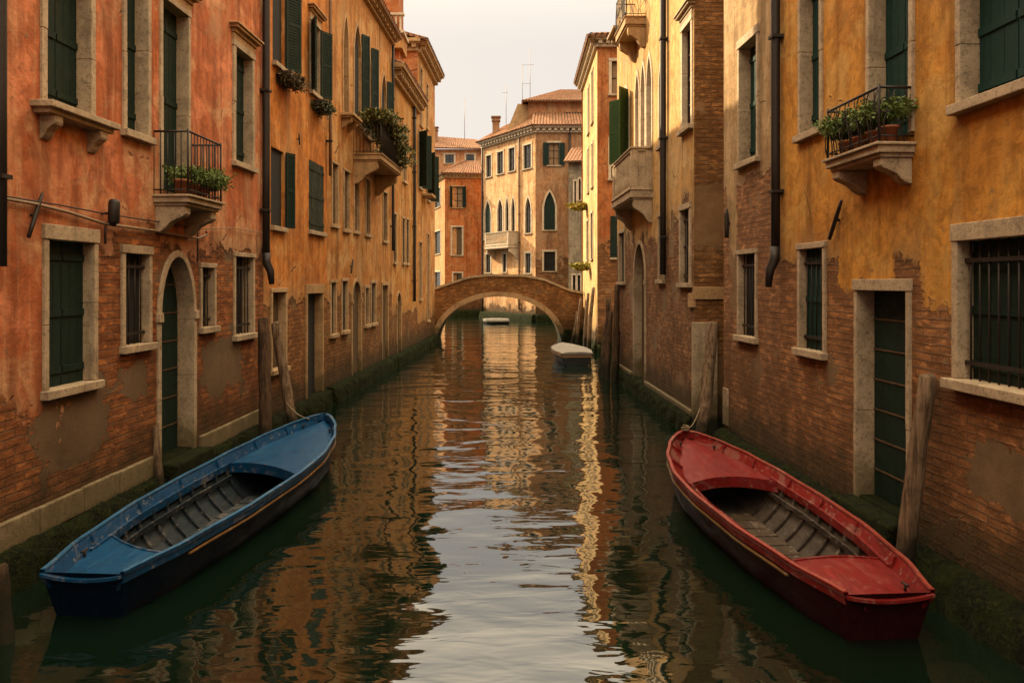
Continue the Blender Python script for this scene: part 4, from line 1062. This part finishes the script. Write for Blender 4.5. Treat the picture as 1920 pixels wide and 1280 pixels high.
# orange house left behind the bridge
Ao = Vector(((834 - CX) / FPX * 65, 65.)); Bo = Vector(((907 - CX) / FPX * 65.5, 65.5)); Lo = Vector(((812 - CX) / FPX * 70, 70.))
f = F(Ao, Bo, 1)
if f.n.y > 0: f.n = -f.n
g = F(Lo, Ao, 1)
if g.n.y > 0: g.n = -g.n
b = Building('burnt_orange_house', 'burnt orange house with low tiled roof behind the left end of the bridge', loc=(Ao.x, 60, 0))
MB1 = wall_mat('burnt_orange_stucco', (.50, .17, .055), (.42, .135, .042), (.48, .22, .09), (.40, .16, .065), (.3, .12, .05), 2.6, 1.2, (.34, .20, .1), .2, [], .5, seed=17, rh=.12, bw=.4)
MB2 = wall_mat('sunlit_peach_stucco', (.60, .31, .14), (.52, .25, .10), (.6, .36, .18), (.40, .16, .065), (.3, .12, .05), .6, .6, (.34, .20, .1), .1, [], .5, seed=18)  # paler stucco for the sunward facet, light put into its colour
opening(b, f, 848, 868, 350, 389, frame=.1, infill='curtain', d=.15, mat='stone_warm', open_='nf', open_ang=120, leafw=.42)
opening(b, f, 848, 866, 426, 478, frame=.14, infill='board', d=.15, mat='stone_light')
opening(b, f, 850, 866, 512, 560, frame=.12, infill='glass', d=.15, mat='stone_light')
for (yt, yb) in ((355, 389), (434, 476), (510, 545)): opening(b, g, 814.5, 826, yt, yb, frame=.12, infill='glass', d=.15, mat='stone_light')
b.wall(f, 11.8, MB1, depth=4); b.wall(g, 11.8, MB2, name='side_wall', depth=4)
cornice(b, f, 12.0, pr=.3, h=.4, dent=.3, mat='stone_warm'); cornice(b, g, 12.0, pr=.3, h=.4, dent=.3, mat='stone_warm')
roof_slab(b, [f.P(-.3, .4, 12.0), f.P(f.L, .4, 12.0), f.P(f.L, -4, 13.7), f.P(1.6, -4, 13.7)]); roof_slab(b, [g.P(-1.5, .4, 12.0), g.P(g.L + .3, .4, 12.0), Vector((Ao.x + 1.6, 69, 13.7)), Vector((Ao.x + 1, 73, 13.7))])
footing(b, f, 0, f.L, .5, .3, seed=15)
# peach house behind
Af = Vector(((800 - CX) / FPX * 76, 76.)); f = F(Af, Vector(((912 - CX) / FPX * 76, 76.)), 1)
if f.n.y > 0: f.n = -f.n
b = Building('peach_house', 'distant peach house with two small square windows under an old tiled roof', loc=(Af.x + 3, 78, 0))
MF = wall_mat('faded_peach_stucco', (.58, .30, .16), (.50, .24, .12), (.56, .36, .21), (.40, .16, .065), (.3, .12, .05), 0, .3, (.34, .24, .15), 0, [], .6, seed=19)
for (xl, xr) in ((835, 851), (874, 889)): opening(b, f, xl, xr, 290, 306, frame=.18, infill='glass', d=.15, mat='stone_light')
b.wall(f, 15.9, MF, depth=7)
roof_slab(b, [f.P(-.5, .5, 16.0), f.P(f.L + .4, .5, 15.9), f.P(f.L - 1.2, -4, 17.6), f.P(.6, -4, 17.9)])
m = MB(); p = at(871, 255, 79); m.tube([p - Vector((0, 0, .5)), at(871, 186, 79)], .03, 5); m.build('antenna', M['antenna'], b.root)
p = at(816, 255, 78); chimney(b, p.x, p.y, p.z - 1.0, 1.5, .5, MCs)

# ------------------------------------------------------------------ the bridge
def bridge():
    Y0, Y1 = 37.2, 39.6
    x0, x1 = -3.72, 3.44
    rt = empty('brick_bridge', (0, (Y0 + Y1) / 2, 0), 'arched brick footbridge with pale stone rim crossing the canal', 'bridge')
    def pz(px, py): return CAMH + (HY - py) / FPX * Y0
    def X(px): return (px - CX) / FPX * Y0
    topc = [(x0, pz(815, 543)), (X(845), pz(0, 533)), (X(882), pz(0, 521)), (X(920), pz(0, 518)), (X(985), pz(0, 519)), (X(1020), pz(0, 526)), (X(1068), pz(0, 546)), (x1, pz(0, 551))]
    def top(x):
        for a, b2 in zip(topc, topc[1:]):
            if x <= b2[0]: return a[1] + (b2[1] - a[1]) * (x - a[0]) / (b2[0] - a[0])
        return topc[-1][1]
    # intrados through measured points
    ac = [(X(816), -.1), (X(823), pz(0, 609)), (X(840), pz(0, 590)), (X(862), pz(0, 571)), (X(890), pz(0, 556)), (X(918), pz(0, 550.5)), (X(945), pz(0, 550.5)), (X(975), pz(0, 559)), (X(1003), pz(0, 575)), (X(1028), pz(0, 595)), (X(1045), pz(0, 612)), (X(1058), -.1)]
    # smooth as a three-centred arch: ellipse fit
    cx = (X(817) + X(1053)) / 2; hw = (X(1053) - X(817)) / 2; zc = pz(0, 556)
    def arc(s, k=0.): 
        a = math.pi * (1 - s); return (cx + (hw + k) * math.cos(a), -.35 + (zc + .35 + k) * math.sin(a) ** .92)
    N = 48; inn = [arc(i / N) for i in range(N + 1)]; out = [arc(i / N, .24) for i in range(N + 1)]
    for y, sg in ((Y0, 1), (Y1, -1)):
        m = MB()
        xs = sorted({x0, x1} | {p[0] for p in out if x0 < p[0] < x1} | {p[0] for p in topc})
        def low(x):
            if x <= out[0][0] or x >= out[-1][0]: return -.6
            for a, b2 in zip(out, out[1:]):
                if a[0] <= x <= b2[0]: return a[1] + (b2[1] - a[1]) * (x - a[0]) / max(1e-9, b2[0] - a[0])
            return -.6
        for a, c in zip(xs, xs[1:]):
            q = [(a, low(a + 1e-6)), (c, low(c - 1e-6)), (c, top(c)), (a, top(a))]
            m.face([(u, y, z) for u, z in q], q)
        m.build('spandrel_wall', BRM, rt, fix=False)
    m = MB()
    for y0, y1 in ((Y0 - .06, Y0 + .3), (Y1 - .3, Y1 + .06)):
        for i in range(N):
            a, b2, c, d = inn[i], inn[i + 1], out[i + 1], out[i]
            P = lambda q, y: (q[0], y, q[1])
            j = .004 * (i % 3)
            m.hexa([P(a, y0 - j), P(b2, y0 - j), P(b2, y1), P(a, y1), P(d, y0 - j), P(c, y0 - j), P(c, y1), P(d, y1)])
    m.build('arch_ring', M['stone_tan'], rt)
    m = MB()
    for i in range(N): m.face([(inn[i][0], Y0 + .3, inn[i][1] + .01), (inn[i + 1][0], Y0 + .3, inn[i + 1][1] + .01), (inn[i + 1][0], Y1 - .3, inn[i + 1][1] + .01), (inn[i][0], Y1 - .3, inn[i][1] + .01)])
    m.build('vault', VAULTBRICK, rt, fix=False)
    m = MB()
    for y0, y1 in ((Y0 - .07, Y0 + .22), (Y1 - .22, Y1 + .07)):
        for a, c in zip(topc, topc[1:]):
            m.hexa([(a[0], y0, a[1] - .005), (c[0], y0, c[1] - .005), (c[0], y1, c[1] - .005), (a[0], y1, a[1] - .005), (a[0], y0, a[1] + .11), (c[0], y0, c[1] + .11), (c[0], y1, c[1] + .11), (a[0], y1, a[1] + .11)])
    m.build('coping', M['stone'], rt)
    m = MB()
    for a, c in zip(topc, topc[1:]):
        m.hexa([(a[0], Y0 + .2, a[1] - .75), (c[0], Y0 + .2, c[1] - .75), (c[0], Y1 - .2, c[1] - .75), (a[0], Y1 - .2, a[1] - .75), (a[0], Y0 + .2, a[1] - .6), (c[0], Y0 + .2, c[1] - .6), (c[0], Y1 - .2, c[1] - .6), (a[0], Y1 - .2, a[1] - .6)])
    m.build('deck', M['stone_dark'], rt)
    m = MB(); m.box((X(1056), Y0 - .2, -.5), (x1, Y0 - .01, .55)); m.build('abutment', M['moss'], rt, bevel=.04)
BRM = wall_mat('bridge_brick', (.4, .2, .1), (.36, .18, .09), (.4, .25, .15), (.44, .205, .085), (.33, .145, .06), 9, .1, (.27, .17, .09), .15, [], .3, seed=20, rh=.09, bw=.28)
VAULTBRICK = wall_mat('vault_brick', (.3, .15, .08), (.26, .13, .07), (.3, .2, .1), (.26, .11, .05), (.2, .08, .035), 9, .1, (.2, .13, .07), .15, [], .3, seed=21)  # darker brick tone for the underside of the arch
bridge()

# ------------------------------------------------------------------ mooring posts
def px3(px, py, Y): return at(px, py, Y)
mooring('mooring_post', 'upright square-topped post against the drainpipe corner of the salmon house', px3(498, 860, 12.6) , px3(493, 598, 12.9), .11, .09, 'post_dark')
mooring('mooring_post', 'tall brown post leaning beside the bow of the blue boat', px3(556, 838, 13.6), px3(517, 606, 13.85), .095, .085)
mooring('mooring_post', 'thin tapering post at the arched door behind the blue boat', px3(305, 985, 9.6), px3(291, 800, 9.75), .075, .035, 'post')
mooring('mooring_post', 'short dark post cut by the bottom left edge of the view', px3(12, 1260, 6.0), px3(0, 1062, 6.1), .07, .05, 'post_dark')
mooring('mooring_post', 'dark leaning post against the ochre wall near the left end of the bridge', px3(779, 680, 30.5), px3(764, 572, 31.4), .12, .06, 'post_dark')
mooring('mooring_post', 'big pale timber post leaning in front of the green water door', px3(1688, 1110, 7.1), px3(1739, 706, 6.95), .09, .072)
mooring('mooring_post', 'grey-brown post leaning on the brick corner above the red boat bow', px3(1311, 850, 12.9), px3(1336, 606, 13.4), .105, .1)
rg = [(1128, 700, 1141, 560, 23.0, .09), (1139, 712, 1146, 585, 22.4, .085), (1122, 690, 1137, 600, 24.0, .075), (1149, 722, 1157, 535, 21.8, .1), (1158, 700, 1160, 620, 21.9, .06)]
rl = ['second tallest post in the dark cluster by the stone balcony house', 'short thick post in the dark cluster by the stone balcony house', 'outermost low post in the dark cluster by the stone balcony house', 'tallest post in the dark cluster, touching the stone balcony house', 'shortest slim post tucked at the wall side of the dark cluster']
for (a, b_, c, d, Y, r), lab in zip(rg, rl): mooring('mooring_post', lab, px3(a, b_ + 30, Y), px3(c, d, Y + .4), r, r * .8, 'post_dark', .06)
rg = [(1068, 640, 1083, 585, 35.5, .1), (1082, 645, 1090, 560, 34.5, .09), (1096, 652, 1103, 550, 33.0, .09), (1104, 660, 1113, 540, 31.6, .1), (1113, 655, 1121, 600, 31.2, .07)]
rl = ['lowest bent post at the right foot of the bridge', 'post standing at the corner of bridge and sunlit wall', 'pale sunlit post halfway along the bright wall', 'tall thin post leaning on the bright wall edge', 'short post in front of the rust house corner']
for (a, b_, c, d, Y, r), lab in zip(rg, rl): mooring('mooring_post', lab, px3(a, b_ + 22, Y), px3(c, d, Y + .3), r, r * .7, 'post', .08)

# ------------------------------------------------------------------ boats
HOLES = []
def to_world(rt, p):
    c, s_ = math.cos(rt.rotation_euler.z), math.sin(rt.rotation_euler.z)
    return (rt.location.x + p[0] * c - p[1] * s_, rt.location.y + p[0] * s_ + p[1] * c)
def lerp_tab(tab, t):
    for (a, va), (b2, vb) in zip(tab, tab[1:]):
        if t <= b2: k = (t - a) / (b2 - a); k = k * k * (3 - 2 * k) * .35 + k * .65; return va + (vb - va) * k
    return tab[-1][1]

def boat(name, label, stern, bow, W, cols, zs=(.50, .42, .74), cock=(.27, .70), mirror=1, foredeck_curve=.10, tr=.58, FL=.115, DZ=.115, skew=0., aft_curve=.05, FL2=None, edge_m=None):
    S, Bw = Vector(stern), Vector(bow); L = (Bw - S).length; ang = math.atan2(Bw.y - S.y, Bw.x - S.x) - math.pi / 2
    rt = empty(name, (S.x, S.y, 0), label, 'boat', rz=ang)
    hull_m, top_m, in_m, deck_m, wood_m, trim_m, low_m = cols
    bt = [(0, tr), (.12, .74), (.3, .93), (.5, 1.), (.66, .97), (.8, .80), (.9, .55), (.96, .32), (.99, .14), (1., .02)]
    def Bm(t): return lerp_tab(bt, t) * W / 2
    def Z(t): return zs[1] + (zs[0] - zs[1]) * max(0, (.5 - t) / .5) ** 2 + (zs[2] - zs[1]) * max(0, (t - .5) / .5) ** 2
    def yy(t, low): return t * L - low * .55 * max(0, (t - .72) / .28) ** 2 + low * .16 * max(0, (.12 - t) / .12)
    N = 40; ts = [(i / N) for i in range(N + 1)]; ts = sorted(set(ts + [.985, .995]))
    # outer hull
    prof = [(1, 0, 0), (.985, .15, .1), (.95, .4, .3), (.89, .75, .5), (.82, 1.0, .6), (.64, 1.16, .85), (.34, 1.28, .95), (0, 1.32, 1.)]
    m = MB(); rows = []
    for t in ts:
        B, z = Bm(t), Z(t); r_ = []
        for sx in (1, -1):
            seq = prof if sx == 1 else list(reversed(prof[:-1]))
            for (k, dz, low) in seq: r_.append(Vector((sx * B * k, yy(t, low), z * (1 - dz) if dz <= 1 else -(dz - 1) * 1.15)))
        rows.append(r_)
    HOLES.append([to_world(rt, (sx * (Bm(t) * .82 - .008), yy(t, .6) , 0)) for sx, seq in ((1, ts), (-1, list(reversed(ts)))) for t in seq if .001 < t < .986])
    K = len(rows[0]); vs = [p for r_ in rows for p in r_]
    m.faces(vs, [(i * K + j, i * K + j + 1, (i + 1) * K + j + 1, (i + 1) * K + j) for i in range(len(ts) - 1) for j in range(K - 1)], True)
    m.faces(rows[0], [tuple(range(K))])
    hull = m.build('hull', hull_m, rt, local=True)
    # rubbing strakes: pale trim line and a cap rail
    def strip(nm, mat, dz0, dz1, off, t0=0., t1=1., sides=(1, -1), parent=rt, thick=.02):
        m = MB()
        for sx in sides:
            tt = [t for t in ts if t0 <= t <= t1]; ring_ = []
            for t in tt:
                B = Bm(t); z = Z(t)
                ring_.append([Vector((sx * (B * .985 + off), yy(t, .1), z - dz0)), Vector((sx * (B * .985 + off + thick), yy(t, .1) + .0, z - dz0 - .004)), Vector((sx * (B * .985 + off + thick), yy(t, .1), z - dz1 + .004)), Vector((sx * (B * .975 + off), yy(t, .12), z - dz1))])
            v = [p for r2 in ring_ for p in r2]
            m.faces(v, [(i * 4 + j, i * 4 + (j + 1) % 4, (i + 1) * 4 + (j + 1) % 4, (i + 1) * 4 + j) for i in range(len(tt) - 1) for j in range(4)], False)
            m.faces(ring_[0], [(0, 1, 2, 3)]); m.faces(ring_[-1], [(3, 2, 1, 0)])
        return m.build(nm, mat, parent, local=True)
    strip('rubbing_strake', trim_m, .105, .125, -.006, .12, .985, parent=hull, thick=.025)
    strip('sheer_plank', top_m, .005, .085, -.012, 0, 1., parent=hull, thick=.022)
    strip('edge_strip', edge_m, -.0255, -.012, -.012, 0, .998, parent=hull, thick=.034)  # thin strip of paler paint along the gunwale edge
    # flared inner bulwark: cap rail + sloping board down to the deck line
    def inner(t, sx=1, k=0.):
        B = Bm(t); f_ = (FL if sx > 0 or FL2 is None else FL2) + k; return max(.004, B - min(f_, B * .5)) 
    m = MB()
    for sx in (1, -1):
        sec = []
        for t in ts:
            B, z = Bm(t), Z(t); y = yy(t, 0); ib = inner(t, sx)
            sec.append([Vector((sx * (B + .016), y, z - .004)), Vector((sx * (B + .016), y, z + .02)), Vector((sx * max(.002, B - .02), y, z + .02)), Vector((sx * max(.002, B - .022), y, z - .004)), Vector((sx * ib, y, z - DZ)), Vector((sx * ib, y, z - DZ - .02)), Vector((sx * max(.002, B - .002), y, z - .03))])
        k = 7; v = [p for s_ in sec for p in s_]
        m.faces(v, [(i * k + j, i * k + (j + 1) % k, (i + 1) * k + (j + 1) % k, (i + 1) * k + j) for i in range(len(ts) - 1) for j in range(k)], False)
    m.build('gunwale', top_m, rt, local=True)
    for sx in (1, -1):                             # knees on the bulwark
        for t in (.14, .3, .45, .6, .76, .88):
            m = MB()
            B, z, y, ib = Bm(t), Z(t), yy(t, 0), inner(t, sx)
            m.hexa([(sx * (ib - .006), y - .012, z - DZ + .002), (sx * (B - .03), y - .012, z - .02), (sx * (B - .03), y + .012, z - .02), (sx * (ib - .006), y + .012, z - DZ + .002),
                    (sx * (ib + .0), y - .012, z - DZ + .045), (sx * (B - .045), y - .012, z + .016), (sx * (B - .045), y + .012, z + .016), (sx * (ib + .0), y + .012, z - DZ + .045)])
            m.build('knee', top_m, rt, local=True)
    # decks
    c0, c1 = cock
    def deck(nm, ta, tb, curve_at, curve):
        m = MB(); nn = 26; nx = 10; g = []
        for i in range(nn + 1):
            row = []
            for j in range(nx + 1):
                s_ = j / nx * 2 - 1
                e_ = curve * (1 - s_ * s_)
                a_, b2_ = ta, tb
                if curve_at == 'a': a_ = ta + e_
                else: b2_ = tb - e_
                if curve_at == 'a': a_ -= skew * s_
                else: b2_ -= skew * .7 * s_
                t = a_ + (b2_ - a_) * i / nn
                row.append(Vector(((s_ + 1) / 2 * (inner(t, 1) + .004) - (1 - s_) / 2 * (inner(t, -1) + .004), yy(t, 0), Z(t) - DZ + .035 * (1 - s_ * s_) - .003)))
            g.append(row)
        k = nx + 1; v = [p for r2 in g for p in r2]
        m.faces(v, [(i * k + j, i * k + j + 1, (i + 1) * k + j + 1, (i + 1) * k + j) for i in range(nn) for j in range(nx)], True)
        d = m.build(nm, deck_m, rt, local=True)
        e = g[0] if curve_at == 'a' else g[-1]
        m = MB(); sg = -1 if curve_at == 'a' else 1
        for j in range(nx):                        # beam under the deck edge
            p, q = e[j], e[j + 1]; dn = Vector((0, 0, -.12)); up = Vector((0, 0, .012)); o_ = Vector((0, sg * .028, 0))
            m.hexa([p + dn, q + dn, q + dn + o_, p + dn + o_, p + up, q + up, q + up + o_, p + up + o_])
        m.build('deck_beam', top_m, d, local=True)
        return d
    deck('foredeck', c1, .992, 'a', foredeck_curve); deck('aft_deck', .004, c0, 'b', aft_curve)
    # narrow coaming lip along the cockpit
    m = MB()
    for sx in (1, -1):
        tt = [c0 - .03 + (c1 - c0 + .06) * i / 24 for i in range(25)]; sec = []
        for t in tt:
            ib, z, y = inner(t, sx), Z(t) - DZ, yy(t, 0)
            sec.append([Vector((sx * (ib + .012), y, z - .06)), Vector((sx * (ib + .012), y, z + .022)), Vector((sx * (ib - .02), y, z + .022)), Vector((sx * (ib - .02), y, z - .06))])
        v = [p for s_ in sec for p in s_]
        m.faces(v, [(i * 4 + j, i * 4 + (j + 1) % 4, (i + 1) * 4 + (j + 1) % 4, (i + 1) * 4 + j) for i in range(24) for j in range(4)]); m.faces(sec[0], [(0, 1, 2, 3)]); m.faces(sec[-1], [(3, 2, 1, 0)])
    m.build('coaming', top_m, rt, local=True)
    # inside planking
    m = MB(); zf = -.13; rows = []; tt = [c0 - .2 + (c1 - c0 + .42) * i / 30 for i in range(31)]; tt = [min(.94, max(.01, t)) for t in tt]
    def ins(t, k):                                 # k 0 top .. 1 floor
        B, z = Bm(t), Z(t) - DZ - .01; w = B * .97 - .028; zz = z + (zf - z) * k; return Vector((max(.02, w * (1 - .44 * k ** 1.9)), yy(t, .1 + .6 * k), zz))
    for t in tt:
        rows.append([Vector((-p.x, p.y, p.z)) for p in [ins(t, k / 5) for k in range(6)]] + [ins(t, k / 5) for k in range(5, -1, -1)])
    K = 12; v = [p for r2 in rows for p in r2]
    m.faces(v, [(i * K + j, i * K + j + 1, (i + 1) * K + j + 1, (i + 1) * K + j) for i in range(30) for j in range(K - 1)], False)
    m.faces(rows[0], [tuple(range(K))]); m.faces(rows[-1], [tuple(range(K))])
    m.build('inner_planking', in_m, rt, local=True, fix=False)
    m = MB(); n_ = int((c1 - c0) * L / .26)
    for i in range(n_ + 1):
        t = c0 - .02 + (c1 - c0 + .05) * i / n_
        for sx in (1, -1):
            m = MB()
            for k in range(5):
                a, c = ins(t, k / 5), ins(t, (k + 1) / 5); w_, d_ = .02, .045
                def q(p, dx, dy): return Vector((sx * (p.x - dx), p.y + dy, p.z))
                m.hexa([q(a, 0, -w_), q(a, 0, w_), q(a, d_, w_), q(a, d_, -w_), q(c, 0, -w_), q(c, 0, w_), q(c, d_, w_), q(c, d_, -w_)])
            m.build('rib', wood_m, rt, local=True)
    m = MB()
    for sx in (1, -1):
        sec = []
        for i in range(25):
            t = c0 - .03 + (c1 - c0 + .06) * i / 24; p = ins(t, .36)
            sec.append([Vector((sx * (p.x - .046), p.y, p.z)), Vector((sx * (p.x - .046), p.y, p.z + .05)), Vector((sx * (p.x - .075), p.y, p.z + .05)), Vector((sx * (p.x - .075), p.y, p.z))])
        v = [p for s_ in sec for p in s_]
        m.faces(v, [(i * 4 + j, i * 4 + (j + 1) % 4, (i + 1) * 4 + (j + 1) % 4, (i + 1) * 4 + j) for i in range(24) for j in range(4)])
    m.build('stringer', wood_m, rt, local=True)
    m = MB(); npl = 9                              # bottom boards, cross laid
    ta, tb = c0 + .02, c1 + .04
    for i in range(npl):
        t0_, t1_ = ta + (tb - ta) * i / npl + .002, ta + (tb - ta) * (i + 1) / npl - .003
        wv = [ins(t0_, .97).x - .05, ins(t1_, .97).x - .05]; z = zf + .03 + random.uniform(0, .008)
        y0_, y1_ = yy(t0_, .55), yy(t1_, .55)
        m.hexa([(-wv[0], y0_, z - .02), (wv[0], y0_, z - .02), (wv[1], y1_, z - .02), (-wv[1], y1_, z - .02), (-wv[0], y0_, z), (wv[0], y0_, z), (wv[1], y1_, z), (-wv[1], y1_, z)])
    m.build('floorboards', low_m, rt, local=True, bevel=.004)
    # transom top and cleats
    m = MB(); nx = 12
    for j in range(nx):
        s0_, s1_ = j / nx * 2 - 1, (j + 1) / nx * 2 - 1; B = Bm(0); z = Z(0)
        za, zb2 = z - .005 - .04 * (1 - s0_ ** 2), z - .005 - .04 * (1 - s1_ ** 2)
        m.hexa([(s0_ * B, -.03, za - .025), (s1_ * B, -.03, zb2 - .025), (s1_ * B, .03, zb2 - .025), (s0_ * B, .03, za - .025), (s0_ * B, -.03, za), (s1_ * B, -.03, zb2), (s1_ * B, .03, zb2), (s0_ * B, .03, za)])
    m.build('transom_rail', top_m, rt, local=True)
    for (sx, t) in ((1, .05), (-1, .1), (1, .9), (-1, .93)):
        m = MB(); x_, y_, z_ = sx * (inner(t) - .05), yy(t, 0), Z(t) - DZ + .02
        m.tube([(x_, y_, z_ - .01), (x_, y_, z_ + .04)], .012, 8); m.tube([(x_, y_ - .045, z_ + .045), (x_, y_, z_ + .04), (x_, y_ + .045, z_ + .045)], .011, 8); m.build('cleat', M['iron'], rt, local=True)
    return rt, L, ang

blue_top = boat_mat('blue_gunwale_paint', (.002, .042, .115), .45); blue_deck = boat_mat('blue_deck_paint', (.003, .052, .135), .42, (.03, .10, .17))
navy = boat_mat('navy_hull_paint', (.001, .006, .016), .4, (.01, .012, .015), .06)
slate = boat_mat('slate_blue_planking', (.010, .019, .025), .65, (.07, .042, .025)); slate_d = boat_mat('dark_slate_ribs', (.007, .013, .019), .6)
greyb = boat_mat('grey_blue_boards', (.028, .036, .042), .65); gold = boat_mat('gold_trim', (.16, .085, .03), .4)
boat('blue_boat', 'blue open wooden boat moored along the salmon wall', (-3.56, 6.4), (-3.10, 12.8), 1.40, (navy, blue_top, slate, blue_deck, slate_d, gold, greyb), zs=(.40, .43, .63), cock=(.155, .60), tr=.50, foredeck_curve=.02, FL=.05, FL2=.075, DZ=.12, skew=.05, aft_curve=.03, edge_m=boat_mat('pale_blue_edge', (.025, .10, .20), .5))
red_top = boat_mat('red_gunwale_paint', (.16, .010, .009), .37); red_deck = boat_mat('red_deck_paint', (.165, .013, .012), .45, (.24, .09, .07))
maroon = boat_mat('maroon_hull_paint', (.022, .003, .003), .4, (.03, .015, .012), .06)
tan = boat_mat('brown_grey_planking', (.055, .042, .032), .7, (.11, .085, .06)); tan_d = boat_mat('dark_brown_ribs', (.035, .024, .017), .7)
tanb = boat_mat('brown_bottom_boards', (.055, .036, .022), .65)
boat('red_boat', 'red open wooden boat moored below the mustard wall', (2.92, 5.98), (2.55, 11.4), 1.40, (maroon, red_top, tan, red_deck, tan_d, gold, tanb), zs=(.40, .43, .62), cock=(.175, .65), tr=.50, foredeck_curve=.03, FL=.08, FL2=.17, DZ=.11, aft_curve=.0, edge_m=boat_mat('pale_red_edge', (.24, .045, .03), .5))

def small_boat(name, label, c, L, W, ang, z, hullm, covm, trim):
    rt = empty(name, (c[0], c[1], 0), label, 'boat', rz=ang)
    def Bm(t): return W / 2 * lerp_tab([(0, .8), (.3, 1.), (.6, .95), (.85, .6), (1, .06)], t)
    ts = [i / 16 for i in range(17)]; rows = []
    for t in ts:
        B = Bm(t); y = (t - .5) * L
        rows.append([Vector((sx * B * k, y - .25 * lo * max(0, t - .6), zz)) for sx, k, zz, lo in ((1, 1, z, 0), (1, .9, z * .4, .5), (1, .6, -.1, 1), (-1, .6, -.1, 1), (-1, .9, z * .4, .5), (-1, 1, z, 0))])
    m = MB(); K = 6; m.faces([p for r in rows for p in r], [(i * K + j, i * K + j + 1, (i + 1) * K + j + 1, (i + 1) * K + j) for i in range(16) for j in range(K - 1)], True); m.faces(rows[0], [tuple(range(6))]); m.build('hull', hullm, rt, local=True)
    m = MB(); g = []
    for t in ts:
        B = Bm(t) * 1.06; y = (t - .5) * L * 1.03; g.append([Vector((s_ * B, y, z + .03 + (.07 * (1 - abs(s_) ** 2.5)) * math.sin(math.pi * min(1, max(0, t * .9 + .05))) ** .4 + random.uniform(-.008, .008))) for s_ in [j / 8 * 2 - 1 for j in range(9)]])
    K = 9; m.faces([p for r in g for p in r], [(i * K + j, i * K + j + 1, (i + 1) * K + j + 1, (i + 1) * K + j) for i in range(16) for j in range(8)], True)
    m.faces(g[0] + [g[0][8] - Vector((0, 0, .05)), g[0][0] - Vector((0, 0, .05))], [tuple(range(11))])
    m.build('cover', covm, rt, local=True)
    m = MB()
    for sx in (1, -1):
        sec = [[Vector((sx * (Bm(t) + .0), (t - .5) * L, z - .09)), Vector((sx * (Bm(t) + .04), (t - .5) * L, z - .09)), Vector((sx * (Bm(t) + .04), (t - .5) * L, z + .02)), Vector((sx * (Bm(t) + .0), (t - .5) * L, z + .02))] for t in ts]
        m.faces([p for s_ in sec for p in s_], [(i * 4 + j, i * 4 + (j + 1) % 4, (i + 1) * 4 + (j + 1) % 4, (i + 1) * 4 + j) for i in range(16) for j in range(4)])
    m.box((-Bm(0), -L / 2 - .03, z - .12), (Bm(0), -L / 2 + .0, z + .02)); m.build('rail', trim, rt, local=True)
    return rt
cov = plain('grey_canvas', (.20, .18, .155), .8, 0, .4, 5, .4); p = gp(1072, 690)
small_boat('covered_boat', 'small boat under a grey canvas cover near the right foot of the bridge', (at(1070, 600, 27.5).x, 28.2), 4.2, 1.26, R(3), .40, plain('black_hull', (.012, .012, .010), .4), cov, plain('tan_rail', (.32, .18, .08), .5))
small_boat('dinghy', 'tiny white-rimmed dinghy moored beyond the bridge arch', (at(930, 600, 53.5).x, 53.5), 1.8, 1.4, R(90), .25, plain('dark_hull', (.02, .02, .016), .5), plain('pale_cover', (.12, .11, .09), .7), plain('white_rail', (.3, .27, .22), .5))

# ------------------------------------------------------------------ water surface, parted by the hulls
bm = bmesh.new(); ed = []
for loop in [[(-400, -60), (400, -60), (400, 900), (-400, 900)]] + HOLES:
    vs_ = [bm.verts.new((p[0], p[1], 0)) for p in loop]; ed += [bm.edges.new((vs_[i], vs_[(i + 1) % len(vs_)])) for i in range(len(vs_))]
bmesh.ops.triangle_fill(bm, use_beauty=True, use_dissolve=False, edges=ed, normal=(0, 0, 1))
bmesh.ops.recalc_face_normals(bm, faces=bm.faces)
if sum(f_.normal.z for f_ in bm.faces) < 0: bmesh.ops.reverse_faces(bm, faces=bm.faces)
me = bpy.data.meshes.new('canal_water'); bm.to_mesh(me); bm.free(); me.materials.append(M['water'])
o = bpy.data.objects.new('canal_water', me); C.objects.link(o); tag(o, kind='structure')

# ------------------------------------------------------------------ mooring ropes
M['rope'] = plain('old_rope', (.20, .14, .08), .9, 0, .5, 60, .6)
def rope(label, pts, r=.011):
    m = MB(); m.tube(pts, r, 6); q = m.build('mooring_rope', M['rope']); tag(q, label, 'rope', 'mooring ropes')
def sag(a, c, d, n=10): a, c = Vector(a), Vector(c); return [a.lerp(c, i / n) - Vector((0, 0, d * math.sin(math.pi * i / n))) for i in range(n + 1)]
rope('slack rope from the blue boat bow to the leaning brown post', sag((-3.25, 12.4, .62), (-3.93, 13.5, .7), .06))
rope('rope tying the red boat bow to the post on the brick corner', sag((2.53, 11.3, .65), (3.12, 12.85, .7), .08))
ring_ = [Vector((2.53 + .05 * math.cos(a_ * .7), 11.3 + .04 * math.sin(a_ * .7), .63 + .004 * a_)) for a_ in range(22)]
rope('small coil of rope on the tip of the red boat', ring_, .012)

# a pale crumpled rag lying on the blue boat's floorboards
cm = MB(); q0 = to_world([o_ for o_ in bpy.data.objects if o_.name == 'blue_boat'][0], (.18, 2.0)); n_ = 9; rr = random.Random(5)
pts_ = [[Vector((q0[0] + (i / n_ - .5) * .30, q0[1] + (j / n_ - .5) * .2, -.085 + rr.uniform(0, .05))) for i in range(n_ + 1)] for j in range(n_ + 1)]
cm.faces([p for r_ in pts_ for p in r_], [(j * (n_ + 1) + i, j * (n_ + 1) + i + 1, (j + 1) * (n_ + 1) + i + 1, (j + 1) * (n_ + 1) + i) for i in range(n_) for j in range(n_)], True)
tag(cm.build('rag', plain('pale_cloth', (.30, .27, .22), .9), fix=False), 'small pale crumpled rag on the floor of the blue boat', 'rag')
